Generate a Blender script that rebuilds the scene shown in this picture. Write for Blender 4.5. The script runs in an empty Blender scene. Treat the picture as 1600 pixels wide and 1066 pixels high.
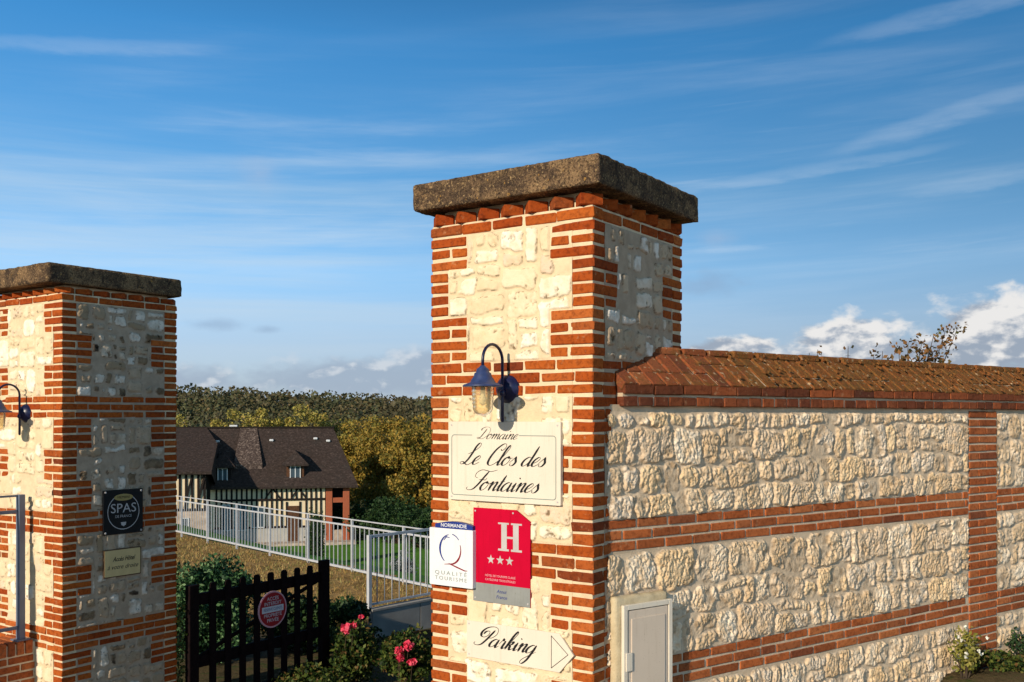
import bpy, math, random
import numpy as np
from mathutils import Vector, Matrix

random.seed(7)
RNG = np.random.default_rng(11)
SC = bpy.context.scene
COL = SC.collection
R = math.radians
EYE = 2.9                                   # metres: camera height above the driveway

# ------------------------------------------------------------------ camera
cd = bpy.data.cameras.new('camera'); cam = bpy.data.objects.new('camera', cd); COL.objects.link(cam)
cam.location = (0, 0, EYE); cam.rotation_euler = (R(90), 0, 0)
cd.sensor_width = 36.0; cd.lens = 1520 / 1600 * 36.0
cd.shift_y = 119 / 1600
cd.clip_start = 0.05; cd.clip_end = 6000
SC.camera = cam
# ------------------------------------------------------------------ sun
SUN_EL = R(21.0)
shx, shy = -0.588, -0.809
sun_dir = Vector((shx * math.cos(SUN_EL), shy * math.cos(SUN_EL), math.sin(SUN_EL))).normalized()
ld = bpy.data.lights.new('sun', 'SUN'); ld.energy = 4.9; ld.angle = R(0.5); ld.color = (1.0, 0.87, 0.68)
lo = bpy.data.objects.new('sun', ld); COL.objects.link(lo)
lo.rotation_euler = sun_dir.to_track_quat('Z', 'Y').to_euler()
lo.location = (-10, -10, 20)
# ------------------------------------------------------------------ exposure
SC.view_settings.view_transform = 'Standard'; SC.view_settings.look = 'None'
SC.view_settings.exposure = 0.0; SC.view_settings.gamma = 1.0; SC.view_settings.use_curve_mapping = False
SC.render.engine = 'CYCLES'
try:
    SC.cycles.use_denoising = True
    SC.cycles.max_bounces = 6
    SC.cycles.transparent_max_bounces = 8
except Exception: pass

# ------------------------------------------------------------------ node helper
class NT:
    def __init__(s, nt): s.nt = nt; s.n = nt.nodes; s.l = nt.links; s.n.clear()
    def put(s, sock, v):
        if v is None: return
        if isinstance(v, bpy.types.NodeSocket): s.l.new(v, sock)
        elif isinstance(v, (tuple, list)):
            if sock.type == 'RGBA' and len(v) == 3: v = (*v, 1)
            sock.default_value = v
        else:
            sock.default_value = v if sock.type in ('VALUE', 'INT') else ((v, v, v, 1) if sock.type == 'RGBA' else (v, v, v))
    def node(s, t, **kw):
        n = s.n.new(t)
        for k, v in kw.items(): setattr(n, k, v)
        return n
    def math(s, op, a, b=None, c=None, clamp=False):
        n = s.node('ShaderNodeMath', operation=op); n.use_clamp = clamp
        s.put(n.inputs[0], a); s.put(n.inputs[1], b); s.put(n.inputs[2], c)
        return n.outputs[0]
    def vmath(s, op, a, b=None):
        n = s.node('ShaderNodeVectorMath', operation=op)
        s.put(n.inputs[0], a); s.put(n.inputs[1], b)
        return n.outputs[0]
    def mix(s, f, a, b, mode='MIX'):
        n = s.node('ShaderNodeMix', data_type='RGBA', blend_type=mode)
        s.put(n.inputs[0], f); s.put(n.inputs[6], a); s.put(n.inputs[7], b)
        return n.outputs[2]
    def noise(s, vec, scale, detail=4, rough=0.55, dist=0.0, out=0):
        n = s.node('ShaderNodeTexNoise'); s.put(n.inputs['Vector'], vec)
        n.inputs['Scale'].default_value = scale; n.inputs['Detail'].default_value = detail
        n.inputs['Roughness'].default_value = rough; n.inputs['Distortion'].default_value = dist
        return n.outputs[out]
    def vor(s, vec, scale, feature='F1', out='Distance'):
        n = s.node('ShaderNodeTexVoronoi', feature=feature); s.put(n.inputs['Vector'], vec)
        n.inputs['Scale'].default_value = scale
        return n.outputs[out]
    def ramp(s, f, stops, interp='LINEAR'):
        n = s.node('ShaderNodeValToRGB'); s.put(n.inputs[0], f)
        cr = n.color_ramp; cr.interpolation = interp
        while len(cr.elements) < len(stops): cr.elements.new(0.5)
        for e, (p, c) in zip(cr.elements, stops):
            e.position = p
            e.color = (c, c, c, 1) if not isinstance(c, (tuple, list)) else ((*c, 1) if len(c) == 3 else c)
        return n.outputs[0]
    def sstep(s, v, a, b, lo=0.0, hi=1.0):
        n = s.node('ShaderNodeMapRange'); n.interpolation_type = 'SMOOTHSTEP'
        s.put(n.inputs[0], v); s.put(n.inputs[1], a); s.put(n.inputs[2], b); s.put(n.inputs[3], lo); s.put(n.inputs[4], hi)
        return n.outputs[0]

# ------------------------------------------------------------------ world: sky and clouds (by direction)
W = bpy.data.worlds.new('World'); SC.world = W; W.use_nodes = True
w = NT(W.node_tree)
dirv = w.node('ShaderNodeTexCoord').outputs['Generated']
sep = w.node('ShaderNodeSeparateXYZ'); w.l.new(dirv, sep.inputs[0])
az = w.math('MULTIPLY', w.math('ARCTAN2', sep.outputs[0], sep.outputs[1]), 180 / math.pi)
el = w.math('MULTIPLY', w.math('ARCSINE', sep.outputs[2]), 180 / math.pi)
sky = w.node('ShaderNodeTexSky', sky_type='NISHITA'); sky.sun_disc = False
sky.sun_elevation = SUN_EL; sky.sun_rotation = math.atan2(-shx, shy)
sky.air_density = 1.0; sky.dust_density = 0.6; sky.ozone_density = 2.0
SKY_TINT = w.ramp(w.math('DIVIDE', el, 60.0), [(0.0, (0.50, 0.55, 0.82)), (0.067, (0.58, 0.63, 0.86)), (0.14, (0.58, 0.79, 1.0)), (0.21, (0.42, 0.73, 0.92)), (0.35, (0.24, 0.70, 0.98)), (0.5, (0.15, 0.40, 0.58)), (0.75, (0.20, 0.22, 0.22)), (1.0, (0.22, 0.22, 0.21))])  # above the frame the sky is greyed and dimmed to lower the ambient light
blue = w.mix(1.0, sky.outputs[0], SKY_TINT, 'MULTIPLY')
comb = w.node('ShaderNodeCombineXYZ'); w.l.new(az, comb.inputs[0]); w.l.new(el, comb.inputs[1])
def scaled(sx, sy, ox=0, oy=0, shear=0.0):
    c = w.node('ShaderNodeCombineXYZ')
    w.put(c.inputs[0], w.math('MULTIPLY_ADD', az, sx, ox))
    w.put(c.inputs[1], w.math('ADD', w.math('MULTIPLY_ADD', el, sy, oy), w.math('MULTIPLY', az, shear)))
    return c.outputs[0]
# cirrus streaks
c1 = w.noise(scaled(0.040, 0.50, 3.1, 1.7, -0.018), 1.0, 8, 0.60, 0.30)
c2 = w.noise(scaled(0.020, 0.11, 9.0, 4.0, -0.01), 1.0, 3, 0.5, 0.4)
c3 = w.noise(scaled(0.06, 1.3, 5.0, 2.0, -0.06), 1.0, 7, 0.62, 0.2)
cir = w.math('MULTIPLY', w.sstep(c1, 0.40, 0.82), w.sstep(c2, 0.26, 0.58))
cir = w.math('ADD', cir, w.math('MULTIPLY', w.sstep(c3, 0.55, 0.85), w.sstep(c2, 0.42, 0.66)))
lowfade = w.sstep(el, 34.0, 6.0, 0.35, 1.0)
cir = w.math('MULTIPLY', cir, lowfade, clamp=True)
# single bright streaks on the right
def streak(a0, e0, slope, ra, re):
    dx = w.math('DIVIDE', w.math('SUBTRACT', az, a0), ra)
    line = w.math('SUBTRACT', w.math('SUBTRACT', el, e0), w.math('MULTIPLY', w.math('SUBTRACT', az, a0), slope))
    nn = w.noise(scaled(0.30, 1.2, a0, e0), 1.0, 5, 0.6)
    line = w.math('ADD', line, w.math('MULTIPLY_ADD', nn, 0.7, -0.35))
    dy = w.math('DIVIDE', line, re)
    q = w.math('ADD', w.math('POWER', w.math('ABSOLUTE', dx), 2), w.math('POWER', w.math('ABSOLUTE', dy), 2))
    return w.math('MULTIPLY', w.sstep(q, 1.0, 0.0), w.sstep(nn, 0.25, 0.65, 0.4, 1.0))
st = None
for a in [(26.0, 12.3, 0.05, 5.5, 0.5), (23.5, 15.6, 0.22, 7.0, 0.7), (17, 13.6, 0.10, 9.0, 0.45), (12.5, 9.6, 0.0, 2.6, 0.28), (24.5, 20.8, 0.10, 8.0, 0.7), (-24, 19.2, 0.10, 9.0, 0.55)]:
    v = streak(*a); st = v if st is None else w.math('ADD', st, v)
cir = w.math('ADD', w.math('MULTIPLY', cir, w.sstep(az, 18.0, -12.0, 0.20, 0.50)), w.math('MULTIPLY', st, 0.15), clamp=True)
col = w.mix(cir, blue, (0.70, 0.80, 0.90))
# broad soft veils low on the left
c4 = w.noise(scaled(0.028, 0.62, 1.3, 7.7, -0.012), 1.0, 8, 0.58, 0.25)
veil = w.math('MULTIPLY', w.sstep(c4, 0.36, 0.70), w.math('MULTIPLY', w.sstep(az, 14.0, -8.0), w.sstep(w.math('ABSOLUTE', w.math('SUBTRACT', el, 8.5)), 9.0, 2.0)))
col = w.mix(w.math('MULTIPLY', veil, 0.42), col, (0.58, 0.70, 0.80))
# thin haze towards the horizon
hz = w.sstep(el, 10.0, 0.0, 0.0, 0.45)
col = w.mix(hz, col, (0.46, 0.60, 0.74))
# cumulus
def blob(a0, e0, ra, re):
    dx = w.math('DIVIDE', w.math('SUBTRACT', az, a0), ra); dy = w.math('DIVIDE', w.math('SUBTRACT', el, e0), re)
    q = w.math('ADD', w.math('MULTIPLY', dx, dx), w.math('MULTIPLY', dy, dy))
    return w.math('SUBTRACT', 1.0, w.math('SQRT', q))
def blobs(lst):
    o = None
    for a in lst:
        v = blob(*a); o = v if o is None else w.math('MAXIMUM', o, v)
    return o
cn = w.noise(scaled(0.50, 0.85, 2.0, 5.0), 1.0, 9, 0.54, 0.15)
cn2 = w.noise(scaled(0.50, 0.85, 2.0 + 0.30, 5.0 - 0.34), 1.0, 9, 0.54, 0.15)
def cumulus(lst, amp=2.4, soft=0.35):
    env = blobs(lst)
    d = w.math('ADD', w.math('MULTIPLY', w.math('SUBTRACT', cn, 0.5), amp), env)
    return w.sstep(d, 0.0, soft)
big = cumulus([(12.6, 3.9, 3.2, 0.9), (19.4, 4.3, 3.6, 1.6), (26.8, 4.4, 4.3, 2.6), (22.8, 3.3, 9.5, 1.5), (33, 4.5, 5, 2.6), (-40, 4, 8, 2), (48, 4, 7, 2.2)], 1.5, 0.42)
shade = w.math('ADD', w.math('MULTIPLY', w.math('SUBTRACT', cn, cn2), 3.2), w.math('MULTIPLY_ADD', el, 0.21, -0.52), clamp=True)
shade = w.sstep(shade, 0.0, 0.75)
ccol = w.mix(shade, (0.33, 0.39, 0.48), (0.86, 0.84, 0.82))
col = w.mix(w.math('MULTIPLY', big, 0.95), col, ccol)
lowc = cumulus([(-8.0, 2.3, 10.0, 1.5), (-5.0, 3.0, 3.0, 1.5), (-22, 2.0, 9, 1.3)], 1.1, 0.6)
col = w.mix(w.math('MULTIPLY', lowc, 0.72), col, w.mix(shade, (0.33, 0.41, 0.53), (0.66, 0.69, 0.74)))
grey = cumulus([(-17.2, 5.2, 2.0, 0.5), (-14.0, 5.0, 1.1, 0.35), (11.3, 7.7, 2.6, 1.0), (9, 7.9, 1.5, 0.7)], 1.5, 1.0)
col = w.mix(w.math('MULTIPLY', grey, 0.42), col, (0.26, 0.36, 0.52))
pink = cumulus([(-14.6, 13.6, 2.2, 1.3), (12.0, 10.2, 1.6, 0.8)], 1.2, 1.4)
col = w.mix(w.math('MULTIPLY', pink, 0.30), col, (0.55, 0.55, 0.62))
bgn = w.node('ShaderNodeBackground'); w.put(bgn.inputs[0], None)
SKYK = 0.135
# Nishita is physically bright: bring it to display range with the Background strength; clouds are mixed in display units
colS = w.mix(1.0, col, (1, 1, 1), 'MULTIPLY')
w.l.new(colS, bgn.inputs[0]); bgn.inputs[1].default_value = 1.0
# scale only the Nishita term (cloud colours above are already in display range)
nn_ = w.node('ShaderNodeVectorMath', operation='SCALE'); nn_.inputs['Scale'].default_value = SKYK
for l_ in list(w.l):
    if l_.from_node == sky: to = l_.to_socket; w.l.remove(l_); w.l.new(sky.outputs[0], nn_.inputs[0]); w.l.new(nn_.outputs[0], to)
out = w.node('ShaderNodeOutputWorld'); w.l.new(bgn.outputs[0], out.inputs[0])

# ------------------------------------------------------------------ mesh helpers
class MB:
    """collects geometry as numpy chunks"""
    def __init__(s): s.v = []; s.f = []; s.n = 0
    def add(s, v, f):
        v = np.asarray(v, float).reshape(-1, 3); s.v.append(v)
        s.f.extend([tuple(i + s.n for i in q) for q in f]); s.n += len(v)
    def build(s, name, mat, parent=None, smooth=False):
        me = bpy.data.meshes.new(name)
        me.from_pydata([tuple(p) for p in np.concatenate(s.v)], [], s.f)
        return fin(me, name, mat, parent, smooth)
def fin(me, name, mat, parent=None, smooth=False):
    me.materials.append(mat)
    if smooth: me.polygons.foreach_set('use_smooth', [True] * len(me.polygons))
    me.update()
    o = bpy.data.objects.new(name, me); COL.objects.link(o)
    if parent is not None: o.parent = parent; o.matrix_parent_inverse = parent.matrix_world.inverted() if False else Matrix.Translation(-Vector(parent.location))
    return o
def quads_mesh(name, V, F, mat, parent=None, smooth=False, attr=None):
    me = bpy.data.meshes.new(name)
    V = np.asarray(V, np.float32); F = np.asarray(F, np.int32)
    me.vertices.add(len(V)); me.vertices.foreach_set('co', V.ravel())
    k = F.shape[1]
    me.loops.add(F.size); me.loops.foreach_set('vertex_index', F.ravel())
    me.polygons.add(len(F)); me.polygons.foreach_set('loop_start', np.arange(0, F.size, k, dtype=np.int32))
    me.update(calc_edges=True)
    if attr is not None:
        a = me.color_attributes.new('data', 'FLOAT_COLOR', 'POINT')
        a.data.foreach_set('color', np.asarray(attr, np.float32).ravel())
    return fin(me, name, mat, parent, smooth)
def empty(name, loc, label=None, cat=None, group=None):
    o = bpy.data.objects.new(name, None); COL.objects.link(o); o.location = loc; o.empty_display_size = 0.2
    return tag(o, label, cat, group)
def tag(o, label=None, cat=None, group=None, kind=None):
    if label: o['label'] = label
    if cat: o['category'] = cat
    if group: o['group'] = group
    if kind: o['kind'] = kind
    return o

def frame(o, ax, ay, az_=(0, 0, 1)):
    o = np.array(o, float); A = np.array([ax, ay, az_], float)
    return o, A
def tow(fr, p): return fr[0] + np.asarray(p, float) @ fr[1]
def det(fr): return np.linalg.det(fr[1])
def boxv(mb, fr, a, b, ch=0.0, jit=0.0, rot=0.0):
    """chamfered box from local corner a to b"""
    a = np.array(a, float); b = np.array(b, float)
    c = (a + b) / 2; h = (b - a) / 2
    ch = min(ch, *(h * 0.45))
    flip = det(fr) < 0
    if ch <= 0:
        S = np.array([(-1,-1,-1),(1,-1,-1),(1,1,-1),(-1,1,-1),(-1,-1,1),(1,-1,1),(1,1,1),(-1,1,1)], float)
        V = c + S * h
        F = [(0,3,2,1),(4,5,6,7),(0,1,5,4),(1,2,6,5),(2,3,7,6),(3,0,4,7)]
    else:
        V = []; idx = {}
        for sx in (-1, 1):
            for sy in (-1, 1):
                for sz in (-1, 1):
                    s_ = (sx, sy, sz)
                    for k in range(3):
                        p = [s_[i] * (h[i] - (0 if i == k else ch)) for i in range(3)]
                        idx[(s_, k)] = len(V); V.append(p)
        V = np.array(V)
        if jit: V = V + RNG.uniform(-jit, jit, V.shape)
        if rot:
            r = RNG.uniform(-rot, rot); cr, sr = math.cos(r), math.sin(r)
            V = V @ np.array([[cr, 0, sr], [0, 1, 0], [-sr, 0, cr]])
        V = V + c
        F = []
        def q(ks, nrm):
            p = [V[i] for i in ks]
            n = np.cross(p[1] - p[0], p[2] - p[0])
            F.append(tuple(ks) if np.dot(n, nrm) > 0 else tuple(reversed(ks)))
        for k in range(3):
            i, j = [x for x in range(3) if x != k]
            for s in (-1, 1):
                ks = []
                for (si, sj) in ((-1,-1),(1,-1),(1,1),(-1,1)):
                    t = [0]*3; t[k] = s; t[i] = si; t[j] = sj
                    ks.append(idx[(tuple(t), k)])
                nr = np.zeros(3); nr[k] = s; q(ks, nr)
        for k in range(3):           # edges parallel to k
            i, j = [x for x in range(3) if x != k]
            for si in (-1, 1):
                for sj in (-1, 1):
                    t0 = [0]*3; t0[i] = si; t0[j] = sj; t1 = list(t0); t0[k] = -1; t1[k] = 1
                    ks = [idx[(tuple(t0), i)], idx[(tuple(t1), i)], idx[(tuple(t1), j)], idx[(tuple(t0), j)]]
                    nr = np.zeros(3); nr[i] = si; nr[j] = sj; q(ks, nr)
        for sx in (-1, 1):
            for sy in (-1, 1):
                for sz in (-1, 1):
                    s_ = (sx, sy, sz); q([idx[(s_, 0)], idx[(s_, 1)], idx[(s_, 2)]], np.array(s_, float))
    if flip: F = [tuple(reversed(x)) for x in F]
    mb.add(tow(fr, V), F)
WF = frame((0, 0, 0), (1, 0, 0), (0, 1, 0))
def tube(mb, pts, rad, seg=10, caps=True):
    pts = [np.array(p, float) for p in pts]; n = len(pts)
    rad = rad if isinstance(rad, (list, tuple)) else [rad] * n
    V = []; up = np.array([0, 0, 1.0]); prev = None
    for i, p in enumerate(pts):
        d = pts[min(i + 1, n - 1)] - pts[max(i - 1, 0)]; d = d / (np.linalg.norm(d) + 1e-9)
        if prev is None:
            a = np.cross(d, up)
            if np.linalg.norm(a) < 1e-3: a = np.cross(d, np.array([1.0, 0, 0]))
        else: a = prev - d * np.dot(prev, d)
        a /= np.linalg.norm(a) + 1e-9; prev = a; b = np.cross(d, a)
        for k in range(seg):
            t = 2 * math.pi * k / seg; V.append(p + rad[i] * (a * math.cos(t) + b * math.sin(t)))
    F = [(i*seg+k, i*seg+(k+1) % seg, (i+1)*seg+(k+1) % seg, (i+1)*seg+k) for i in range(n-1) for k in range(seg)]
    if caps: F += [tuple(range(seg))[::-1], tuple((n-1)*seg+k for k in range(seg))]
    mb.add(V, F)
def lathe(mb, o, axis, prof, seg=24, cap=True):
    """prof: (radius, distance along axis)"""
    axis = np.array(axis, float); axis /= np.linalg.norm(axis)
    a = np.cross(axis, (0, 0, 1)) if abs(axis[2]) < 0.9 else np.array([1.0, 0, 0]); a = a / np.linalg.norm(a); b = np.cross(axis, a)
    o = np.array(o, float); V = []
    for r, h in prof:
        for k in range(seg):
            t = 2*math.pi*k/seg; V.append(o + axis*h + r*(a*math.cos(t)+b*math.sin(t)))
    n = len(prof)
    F = [(i*seg+k, i*seg+(k+1) % seg, (i+1)*seg+(k+1) % seg, (i+1)*seg+k) for i in range(n-1) for k in range(seg)]
    if cap: F += [tuple(range(seg))[::-1], tuple((n-1)*seg+k for k in range(seg))]
    mb.add(V, F)
def poly_prism(mb, fr, pts, d0, d1):
    """2D polygon (x,z local) extruded along local y from d0 (front, toward -y) to d1"""
    n = len(pts)
    V = [(p[0], d0, p[1]) for p in pts] + [(p[0], d1, p[1]) for p in pts]
    F = [tuple(range(n)), tuple(range(2*n-1, n-1, -1))] + [(i, i+n, (i+1) % n + n, (i+1) % n) for i in range(n)]
    if det(fr) < 0: F = [tuple(reversed(f)) for f in F]
    mb.add(tow(fr, V), F)

# value noise
def _h(ix, iy, seed):
    n = (ix.astype(np.int64) * 374761393 + iy.astype(np.int64) * 668265263 + seed * 974711) & 0x7fffffff
    n = ((n ^ (n >> 13)) * 1274126177) & 0x7fffffff
    return ((n ^ (n >> 16)) & 0xffff) / 65535.0
def vn(x, y, seed=0):
    ix = np.floor(x); iy = np.floor(y); fx = x - ix; fy = y - iy
    fx = fx*fx*(3-2*fx); fy = fy*fy*(3-2*fy)
    a = _h(ix, iy, seed); b = _h(ix+1, iy, seed); c = _h(ix, iy+1, seed); d = _h(ix+1, iy+1, seed)
    return (a + (b-a)*fx)*(1-fy) + (c + (d-c)*fx)*fy
def fbm(x, y, seed=0, o=4):
    s = 0; a = 0.5; t = 0
    for i in range(o): s = s + a*vn(x*2**i, y*2**i, seed+i*17); t += a; a *= 0.55
    return s/t
def ss(a, b, x):
    t = np.clip((x-a)/(b-a), 0, 1); return t*t*(3-2*t)

# ------------------------------------------------------------------ materials
def material(name, rough=0.8, spec=0.3, metal=0.0):
    m = bpy.data.materials.new(name); m.use_nodes = True
    t = NT(m.node_tree)
    b = t.node('ShaderNodeBsdfPrincipled'); o = t.node('ShaderNodeOutputMaterial'); t.l.new(b.outputs[0], o.inputs[0])
    b.inputs['Roughness'].default_value = rough; b.inputs['Specular IOR Level'].default_value = spec; b.inputs['Metallic'].default_value = metal
    t.b = b; t.m = m
    t.pos = t.node('ShaderNodeNewGeometry').outputs['Position']
    return t
def setbump(t, h, strength=0.5, dist=0.01):
    n = t.node('ShaderNodeBump'); n.inputs['Strength'].default_value = strength; n.inputs['Distance'].default_value = dist
    t.put(n.inputs['Height'], h); t.l.new(n.outputs[0], t.b.inputs['Normal'])
def island(t):
    return [s for s in t.node('ShaderNodeNewGeometry').outputs if s.name == 'Random Per Island'][0]
def plain(name, c, rough=0.6, spec=0.3, metal=0.0, var=0.12, scale=12, bump=0.0, streak=0.0):
    t = material(name, rough, spec, metal)
    n = t.noise(t.pos, scale, 5)
    f = t.ramp(n, [(0.3, 1 - var), (0.7, 1 + var * 0.3)])
    cc = t.mix(1.0, (*c, 1), f, 'MULTIPLY')
    if streak:
        sv = t.vmath('MULTIPLY', t.pos, (55, 55, 3.0)); k = t.noise(sv, 1.0, 4, 0.6)
        cc = t.mix(t.sstep(k, 0.52, 0.72, 0, streak), cc, t.mix(1, cc, (0.66, 0.60, 0.50), 'MULTIPLY'))
        sp_ = t.noise(t.pos, 130, 3, 0.5); cc = t.mix(t.sstep(sp_, 0.66, 0.72, 0, streak*1.3), cc, t.mix(1, cc, (0.45, 0.38, 0.3), 'MULTIPLY'))
    t.put(t.b.inputs['Base Color'], cc)
    if bump: setbump(t, t.noise(t.pos, scale * 6, 5), bump, 0.004)
    return t.m
def brick_mat(name, stops, grime, gscale=3.0, rough=0.9, dusty=0.25, bump=0.5):
    t = material(name, rough, 0.15)
    c = t.ramp(island(t), stops)
    n = t.noise(t.pos, 38, 6, 0.70); c = t.mix(t.sstep(n, 0.44, 0.66, 0, 0.70), c, t.mix(1, c, (0.42, 0.36, 0.34), 'MULTIPLY'))
    n4 = t.noise(t.pos, 16, 5, 0.7); c = t.mix(t.sstep(n4, 0.60, 0.68, 0, 0.35), c, (0.50, 0.30, 0.16))
    n2 = t.noise(t.pos, 120, 4, 0.6); c = t.mix(t.sstep(n2, 0.58, 0.8, 0, dusty), c, (0.62, 0.50, 0.38))
    n3 = t.noise(t.pos, gscale, 5, 0.6); c = t.mix(t.sstep(n3, 0.52, 0.75, 0, 0.6), c, t.mix(1, c, grime, 'MULTIPLY'))
    t.put(t.b.inputs['Base Color'], c)
    setbump(t, t.math('ADD', n, n2), bump, 0.004)
    return t.m
M = {}
M['brick_pillar'] = brick_mat('pillar brick', [(0, (0.25, 0.042, 0.007)), (0.2, (0.40, 0.082, 0.011)), (0.4, (0.30, 0.048, 0.007)), (0.6, (0.44, 0.105, 0.016)), (0.8, (0.34, 0.062, 0.009)), (0.92, (0.48, 0.13, 0.028)), (1, (0.17, 0.032, 0.010))], (0.55, 0.45, 0.45), dusty=0.14)
M['brick_wall'] = brick_mat('wall brick', [(0, (0.28, 0.078, 0.026)), (0.3, (0.46, 0.125, 0.036)), (0.6, (0.36, 0.090, 0.026)), (0.85, (0.50, 0.16, 0.052)), (1, (0.21, 0.06, 0.026))], (0.55, 0.5, 0.5))
M['brick_coping'] = brick_mat('coping brick', [(0, (0.12, 0.035, 0.016)), (0.3, (0.24, 0.068, 0.026)), (0.6, (0.15, 0.042, 0.020)), (0.85, (0.32, 0.085, 0.028)), (1, (0.10, 0.032, 0.018))], (0.4, 0.38, 0.34), gscale=2.2)
def mortar_mat(name, c, dark):
    t = material(name, 0.95, 0.1)
    n = t.noise(t.pos, 9, 6, 0.6); n2 = t.noise(t.pos, 160, 4, 0.6)
    k = t.mix(t.sstep(n, 0.35, 0.7), c, dark); k = t.mix(t.sstep(n2, 0.5, 0.8, 0, 0.35), k, tuple(x*0.6 for x in dark))
    t.put(t.b.inputs['Base Color'], k); setbump(t, t.math('ADD', t.math('MULTIPLY', n2, 0.6), t.noise(t.pos, 60, 4)), 0.6, 0.006)
    return t.m
M['mortar_pillar'] = mortar_mat('pillar mortar', (0.74, 0.60, 0.40), (0.60, 0.46, 0.30))
M['mortar_wall'] = mortar_mat('wall mortar', (0.62, 0.49, 0.35), (0.50, 0.39, 0.27))
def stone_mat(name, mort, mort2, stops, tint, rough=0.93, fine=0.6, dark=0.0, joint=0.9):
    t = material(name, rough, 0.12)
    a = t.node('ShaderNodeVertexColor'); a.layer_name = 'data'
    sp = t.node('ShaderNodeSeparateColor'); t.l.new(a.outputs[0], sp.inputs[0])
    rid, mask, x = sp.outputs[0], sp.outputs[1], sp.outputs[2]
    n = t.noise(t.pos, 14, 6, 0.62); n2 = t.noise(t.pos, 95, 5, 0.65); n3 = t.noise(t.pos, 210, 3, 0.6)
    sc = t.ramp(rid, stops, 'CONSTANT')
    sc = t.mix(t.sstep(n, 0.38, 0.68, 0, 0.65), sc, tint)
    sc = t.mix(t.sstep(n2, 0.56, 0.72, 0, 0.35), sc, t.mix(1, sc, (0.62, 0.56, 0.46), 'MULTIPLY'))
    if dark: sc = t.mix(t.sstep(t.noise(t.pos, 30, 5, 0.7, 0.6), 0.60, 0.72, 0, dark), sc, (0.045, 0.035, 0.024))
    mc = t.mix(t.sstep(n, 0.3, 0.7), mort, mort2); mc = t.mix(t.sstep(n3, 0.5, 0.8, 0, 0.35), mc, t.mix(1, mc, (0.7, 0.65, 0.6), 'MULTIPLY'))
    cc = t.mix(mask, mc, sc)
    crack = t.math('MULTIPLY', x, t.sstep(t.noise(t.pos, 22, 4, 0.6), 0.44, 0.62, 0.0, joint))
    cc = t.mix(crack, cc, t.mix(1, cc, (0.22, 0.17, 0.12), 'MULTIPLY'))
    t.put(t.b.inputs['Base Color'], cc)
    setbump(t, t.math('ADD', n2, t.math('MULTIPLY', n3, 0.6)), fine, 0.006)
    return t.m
M['stone_wall'] = stone_mat('wall rubble stone', (0.66, 0.52, 0.37), (0.56, 0.43, 0.30),
    [(0, (0.80, 0.61, 0.41)), (0.14, (0.72, 0.56, 0.40)), (0.3, (0.88, 0.71, 0.52)), (0.45, (0.66, 0.49, 0.32)), (0.6, (0.84, 0.62, 0.38)), (0.72, (0.78, 0.65, 0.51)), (0.88, (0.90, 0.75, 0.57))], (0.70, 0.46, 0.24), joint=0.55)
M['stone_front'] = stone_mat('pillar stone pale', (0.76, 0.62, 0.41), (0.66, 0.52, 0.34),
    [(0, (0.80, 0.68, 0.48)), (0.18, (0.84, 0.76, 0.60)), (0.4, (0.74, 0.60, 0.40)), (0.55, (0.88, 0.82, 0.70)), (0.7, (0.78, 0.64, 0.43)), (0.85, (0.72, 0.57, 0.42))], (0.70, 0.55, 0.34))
M['stone_side'] = stone_mat('pillar stone shaded', (0.50, 0.38, 0.27), (0.40, 0.30, 0.21),  # darker than the front stone: side-face shade put into the colour
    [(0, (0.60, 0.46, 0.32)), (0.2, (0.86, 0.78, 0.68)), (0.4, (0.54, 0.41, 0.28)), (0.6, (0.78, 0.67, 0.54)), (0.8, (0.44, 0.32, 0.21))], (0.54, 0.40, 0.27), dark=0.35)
M['stone_far'] = stone_mat('far pillar stone shaded', (0.48, 0.37, 0.27), (0.38, 0.29, 0.21),  # far pillar's sides: colours darkened for their shade, plus some dark stones
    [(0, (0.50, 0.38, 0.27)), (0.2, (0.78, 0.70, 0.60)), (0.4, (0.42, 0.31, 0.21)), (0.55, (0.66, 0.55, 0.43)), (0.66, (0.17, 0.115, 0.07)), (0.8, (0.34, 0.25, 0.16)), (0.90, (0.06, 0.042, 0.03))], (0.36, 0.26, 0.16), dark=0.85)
def capstone():
    t = material('weathered capstone', 0.95, 0.1)
    n = t.noise(t.pos, 3.2, 6, 0.65, 0.4); n2 = t.noise(t.pos, 90, 3, 0.6); n3 = t.noise(t.pos, 70, 4, 0.65, 0.5); n4 = t.noise(t.pos, 11, 5, 0.7, 0.6)
    c = t.ramp(n, [(0.30, (0.36, 0.23, 0.12)), (0.46, (0.26, 0.165, 0.09)), (0.54, (0.10, 0.066, 0.045)), (0.66, (0.20, 0.13, 0.07)), (0.75, (0.075, 0.05, 0.037))])
    c = t.mix(t.sstep(n2, 0.50, 0.60, 0, 0.75), c, (0.040, 0.028, 0.020))
    c = t.mix(t.sstep(n3, 0.57, 0.64, 0, 0.8), c, (0.50, 0.34, 0.17))
    c = t.mix(t.sstep(n4, 0.52, 0.62, 0, 0.8), c, (0.05, 0.036, 0.028))
    c = t.mix(t.sstep(t.noise(t.pos, 30, 4, 0.6), 0.66, 0.70, 0, 0.7), c, (0.50, 0.27, 0.07))
    t.put(t.b.inputs['Base Color'], c); setbump(t, t.math('ADD', n2, n3), 1.0, 0.016)
    return t.m
M['cap'] = capstone()
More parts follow.
